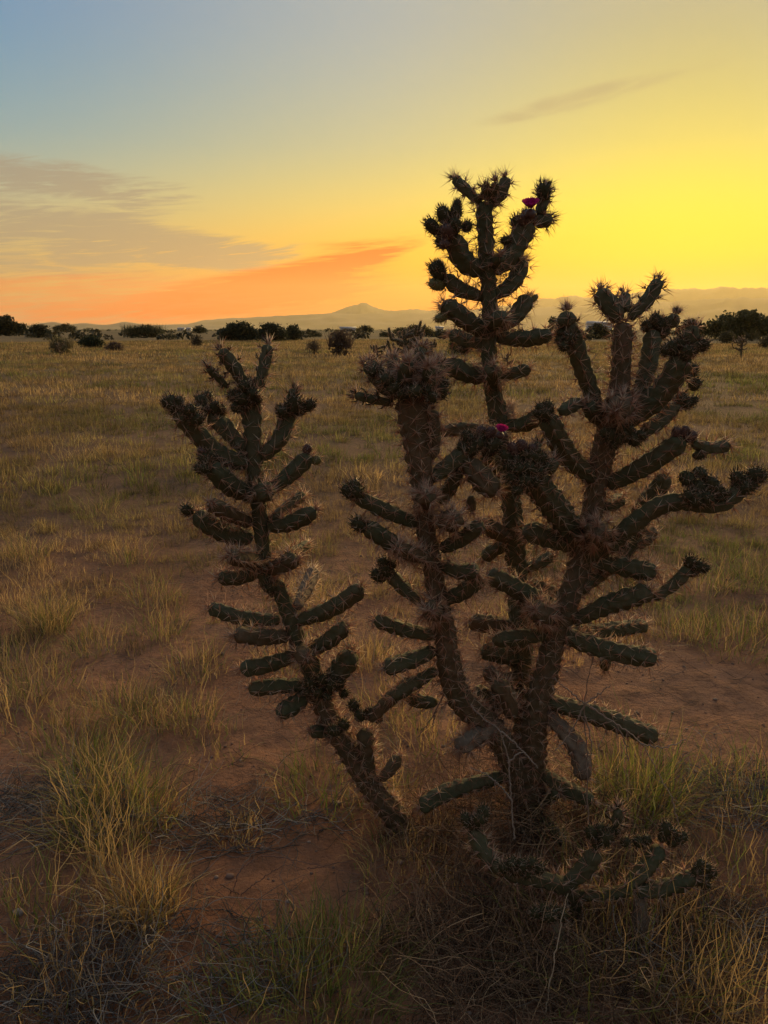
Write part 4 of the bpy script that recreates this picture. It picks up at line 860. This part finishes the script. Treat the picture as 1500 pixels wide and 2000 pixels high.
shrub('bush', 872, 930, 650, 692, 'olive green bush behind the tall cactus stem', 28, (.07, .075, .03), (.10, .10, .04), 1600, 'bush', BG)
shrub('bush', 1066, 1090, 618, 664, 'small pale leafy bush between two cactus stems', 29, (.10, .10, .05), (.13, .12, .06), 900, 'bush', BG)
shrub('bush', 1400, 1436, 642, 672, 'olive bush in front of the largest juniper', 30, (.065, .06, .028), (.09, .08, .04), 1200, 'bush', BG)
shrub('bush', 1478, 1520, 652, 680, 'brown bush beside the far dark cholla', 31, (.075, .06, .035), (.1, .08, .045), 1000, 'bush', BG)
r = np.random.default_rng(5)                  # far scrub on the plain that reads as one mass
sc = Tri()
for i in range(520):
    d = 95 * math.exp(r.uniform(0, 3.2)); a = math.radians(r.uniform(-34, 34)); x, y_ = d * math.sin(a), d * math.cos(a); s_ = r.uniform(.5, 1.5)
    V, T, C = leaf_cloud([(0, 0, s_ * .5, s_ * .7), (s_ * .6, .2, s_ * .4, s_ * .5), (-s_ * .5, 0, s_ * .35, s_ * .5)], 44, .27 * s_, (.04, .042, .022), (.08, .07, .04), r)
    sc.add(V + [x, y_, float(ground_z(x, y_))], T, C)
tag(obj('scrub_vegetation', sc.mesh('scrub_vegetation'), M_FOLIAGE), 'far scrub dotting the plain below the mountains', 'scrub', kind='stuff')

def far_cholla(px, ybase, hpx, label, seed, n=26, c=(.05, .052, .03)):
    r = np.random.default_rng(seed); b = on_ground(px, ybase); m_ = size_at(b); Hh = hpx * m_
    root = empty('far_cholla_cactus', b, label, 'cactus'); mt = M_GREEN if seed % 2 else M_BROWN
    def part(nm, P, R_):
        V, T, Pp, Nn, _, _ = stem_geo(np.array(P), np.array(R_), seed * 50 + int(r.integers(40)), .2, step=.02, pitch=.05, ns=8); o_ = obj(nm, mesh_tri(nm, V, T, smooth=True), mt, root)
        Vs, Ts, Cs = spine_mesh(Pp, Nn, 3, .02, .04, .003, r); tag(obj('spines', mesh_tri('spines', Vs, Ts, Cs), M_SPINE, o_), kind='stuff')
    part('stem', [(0, 0, -.02), (.02 * Hh, 0, Hh * .4), (-.01 * Hh, 0, Hh * .92)], [.045 * Hh, .036 * Hh, .026 * Hh])
    for i in range(n):
        h0 = Hh * r.uniform(.22, .85); a = r.uniform(0, 6.28); l = Hh * r.uniform(.16, .34); e1 = np.array([math.cos(a) * l, math.sin(a) * l, h0 + l * r.uniform(.1, .4)]); e2 = e1 + [math.cos(a) * l * .2, math.sin(a) * l * .2, l * r.uniform(.3, .7)]
        part('joint', [(0, 0, h0), e1 * [.6, .6, 1] - [0, 0, l * .08], e1, e2], [.02 * Hh, .026 * Hh, .026 * Hh, .021 * Hh])
far_cholla(790, 745, 108, 'small branching cholla just behind the spiny cactus crown', 3, 30)
far_cholla(736, 735, 66, 'smaller cholla with curled arms beside the far branching one', 5, 16)
far_cholla(1446, 700, 44, 'small dark far cholla in front of the largest juniper', 7, 22)
far_cholla(990, 722, 34, 'tiny far cholla seen between cactus arms', 9, 14)
far_cholla(118, 695, 26, 'tiny dark far cholla under the pale yellowish bush', 11, 12)
far_cholla(842, 735, 72, 'brownish far cholla crowding behind the spiny crown', 13, 18)

# low pale buildings far off
def building(x0, x1, ytop, D, label, colr, depth=9):
    a0, _ = azel(x0, 640); a1, _ = azel(x1, 640); X0, X1 = D * math.tan(a0), D * math.tan(a1); Hh = max(2.6, (648 - ytop) * D / F * .9); W = X1 - X0
    root = empty('building', ((X0 + X1) / 2, D, float(ground_z((X0 + X1) / 2, D))), label, 'building')
    def box(nm, lo, hi, m_, par=root):
        V = np.array([[x, y_, z] for x in (lo[0], hi[0]) for y_ in (lo[1], hi[1]) for z in (lo[2], hi[2])]); T = np.array([[0, 1, 3], [0, 3, 2], [4, 6, 7], [4, 7, 5], [0, 4, 5], [0, 5, 1], [2, 3, 7], [2, 7, 6], [0, 2, 6], [0, 6, 4], [1, 5, 7], [1, 7, 3]]); return obj(nm, mesh_tri(nm, V, T), m_, par)
    mw = mottled('building_wall', colr, tuple(v * .9 for v in colr), .5); md = mottled('dark_pane', (.03, .03, .035), (.04, .04, .045), 1, .2); mr = mottled('roof_sheet', (.45, .45, .45), (.38, .38, .4), .4, .5)
    box('wall', (-W / 2, 0, 0), (W / 2, depth, Hh * .68), mw)
    V = np.array([[-W / 2 - .4, -.5, Hh * .69], [W / 2 + .4, -.5, Hh * .69], [W / 2 + .4, depth / 2, Hh], [-W / 2 - .4, depth / 2, Hh], [-W / 2 - .4, depth + .5, Hh * .69], [W / 2 + .4, depth + .5, Hh * .69]]); obj('roof', mesh_tri('roof', V, np.array([[0, 1, 2], [0, 2, 3], [3, 2, 5], [3, 5, 4], [0, 3, 4], [1, 5, 2], [0, 4, 5], [0, 5, 1]])), mr, root)
    k = max(2, int(W / 6))
    for i in range(k): u = -W / 2 + W * (i + .5) / k; box('window', (u - .6, -.05, Hh * .25), (u + .6, .04, Hh * .5), md)
building(664, 694, 637, 420, 'long low pale shed beside a rounded juniper', (.62, .60, .58))
building(346, 358, 641, 620, 'tiny white house on the plain, first of a pair', (.75, .72, .68), 7)
building(361, 371, 643, 640, 'tiny white house on the plain, second of a pair', (.7, .68, .66), 7)
building(1150, 1196, 626, 520, 'long low pale shed glimpsed between cactus stems', (.6, .6, .6))
building(852, 866, 637, 480, 'tiny pale hut beside a broad olive juniper', (.7, .68, .64), 6)

# ------------------------------------------------------------------ haze
m, t = mat('haze_air')
pv = nd(t, 'ShaderNodeVolumePrincipled', {'Color': (.94, .80, .42, 1), 'Density': 4.6e-5, 'Anisotropy': .55})
pv.inputs['Density Attribute'].default_value = ''
nd(t, 'ShaderNodeOutputMaterial', {'Volume': pv.outputs[0]})
V = np.array([[x, y_, z] for x in (-15300, 15300) for y_ in (-15300, 15300) for z in (-3, 800)]); T = np.array([[0, 1, 3], [0, 3, 2], [4, 6, 7], [4, 7, 5], [0, 4, 5], [0, 5, 1], [2, 3, 7], [2, 7, 6], [0, 2, 6], [0, 6, 4], [1, 5, 7], [1, 7, 3]])
o = obj('haze', mesh_tri('haze', V, T), m); tag(o, 'thin evening haze over the plain', 'haze', kind='stuff')
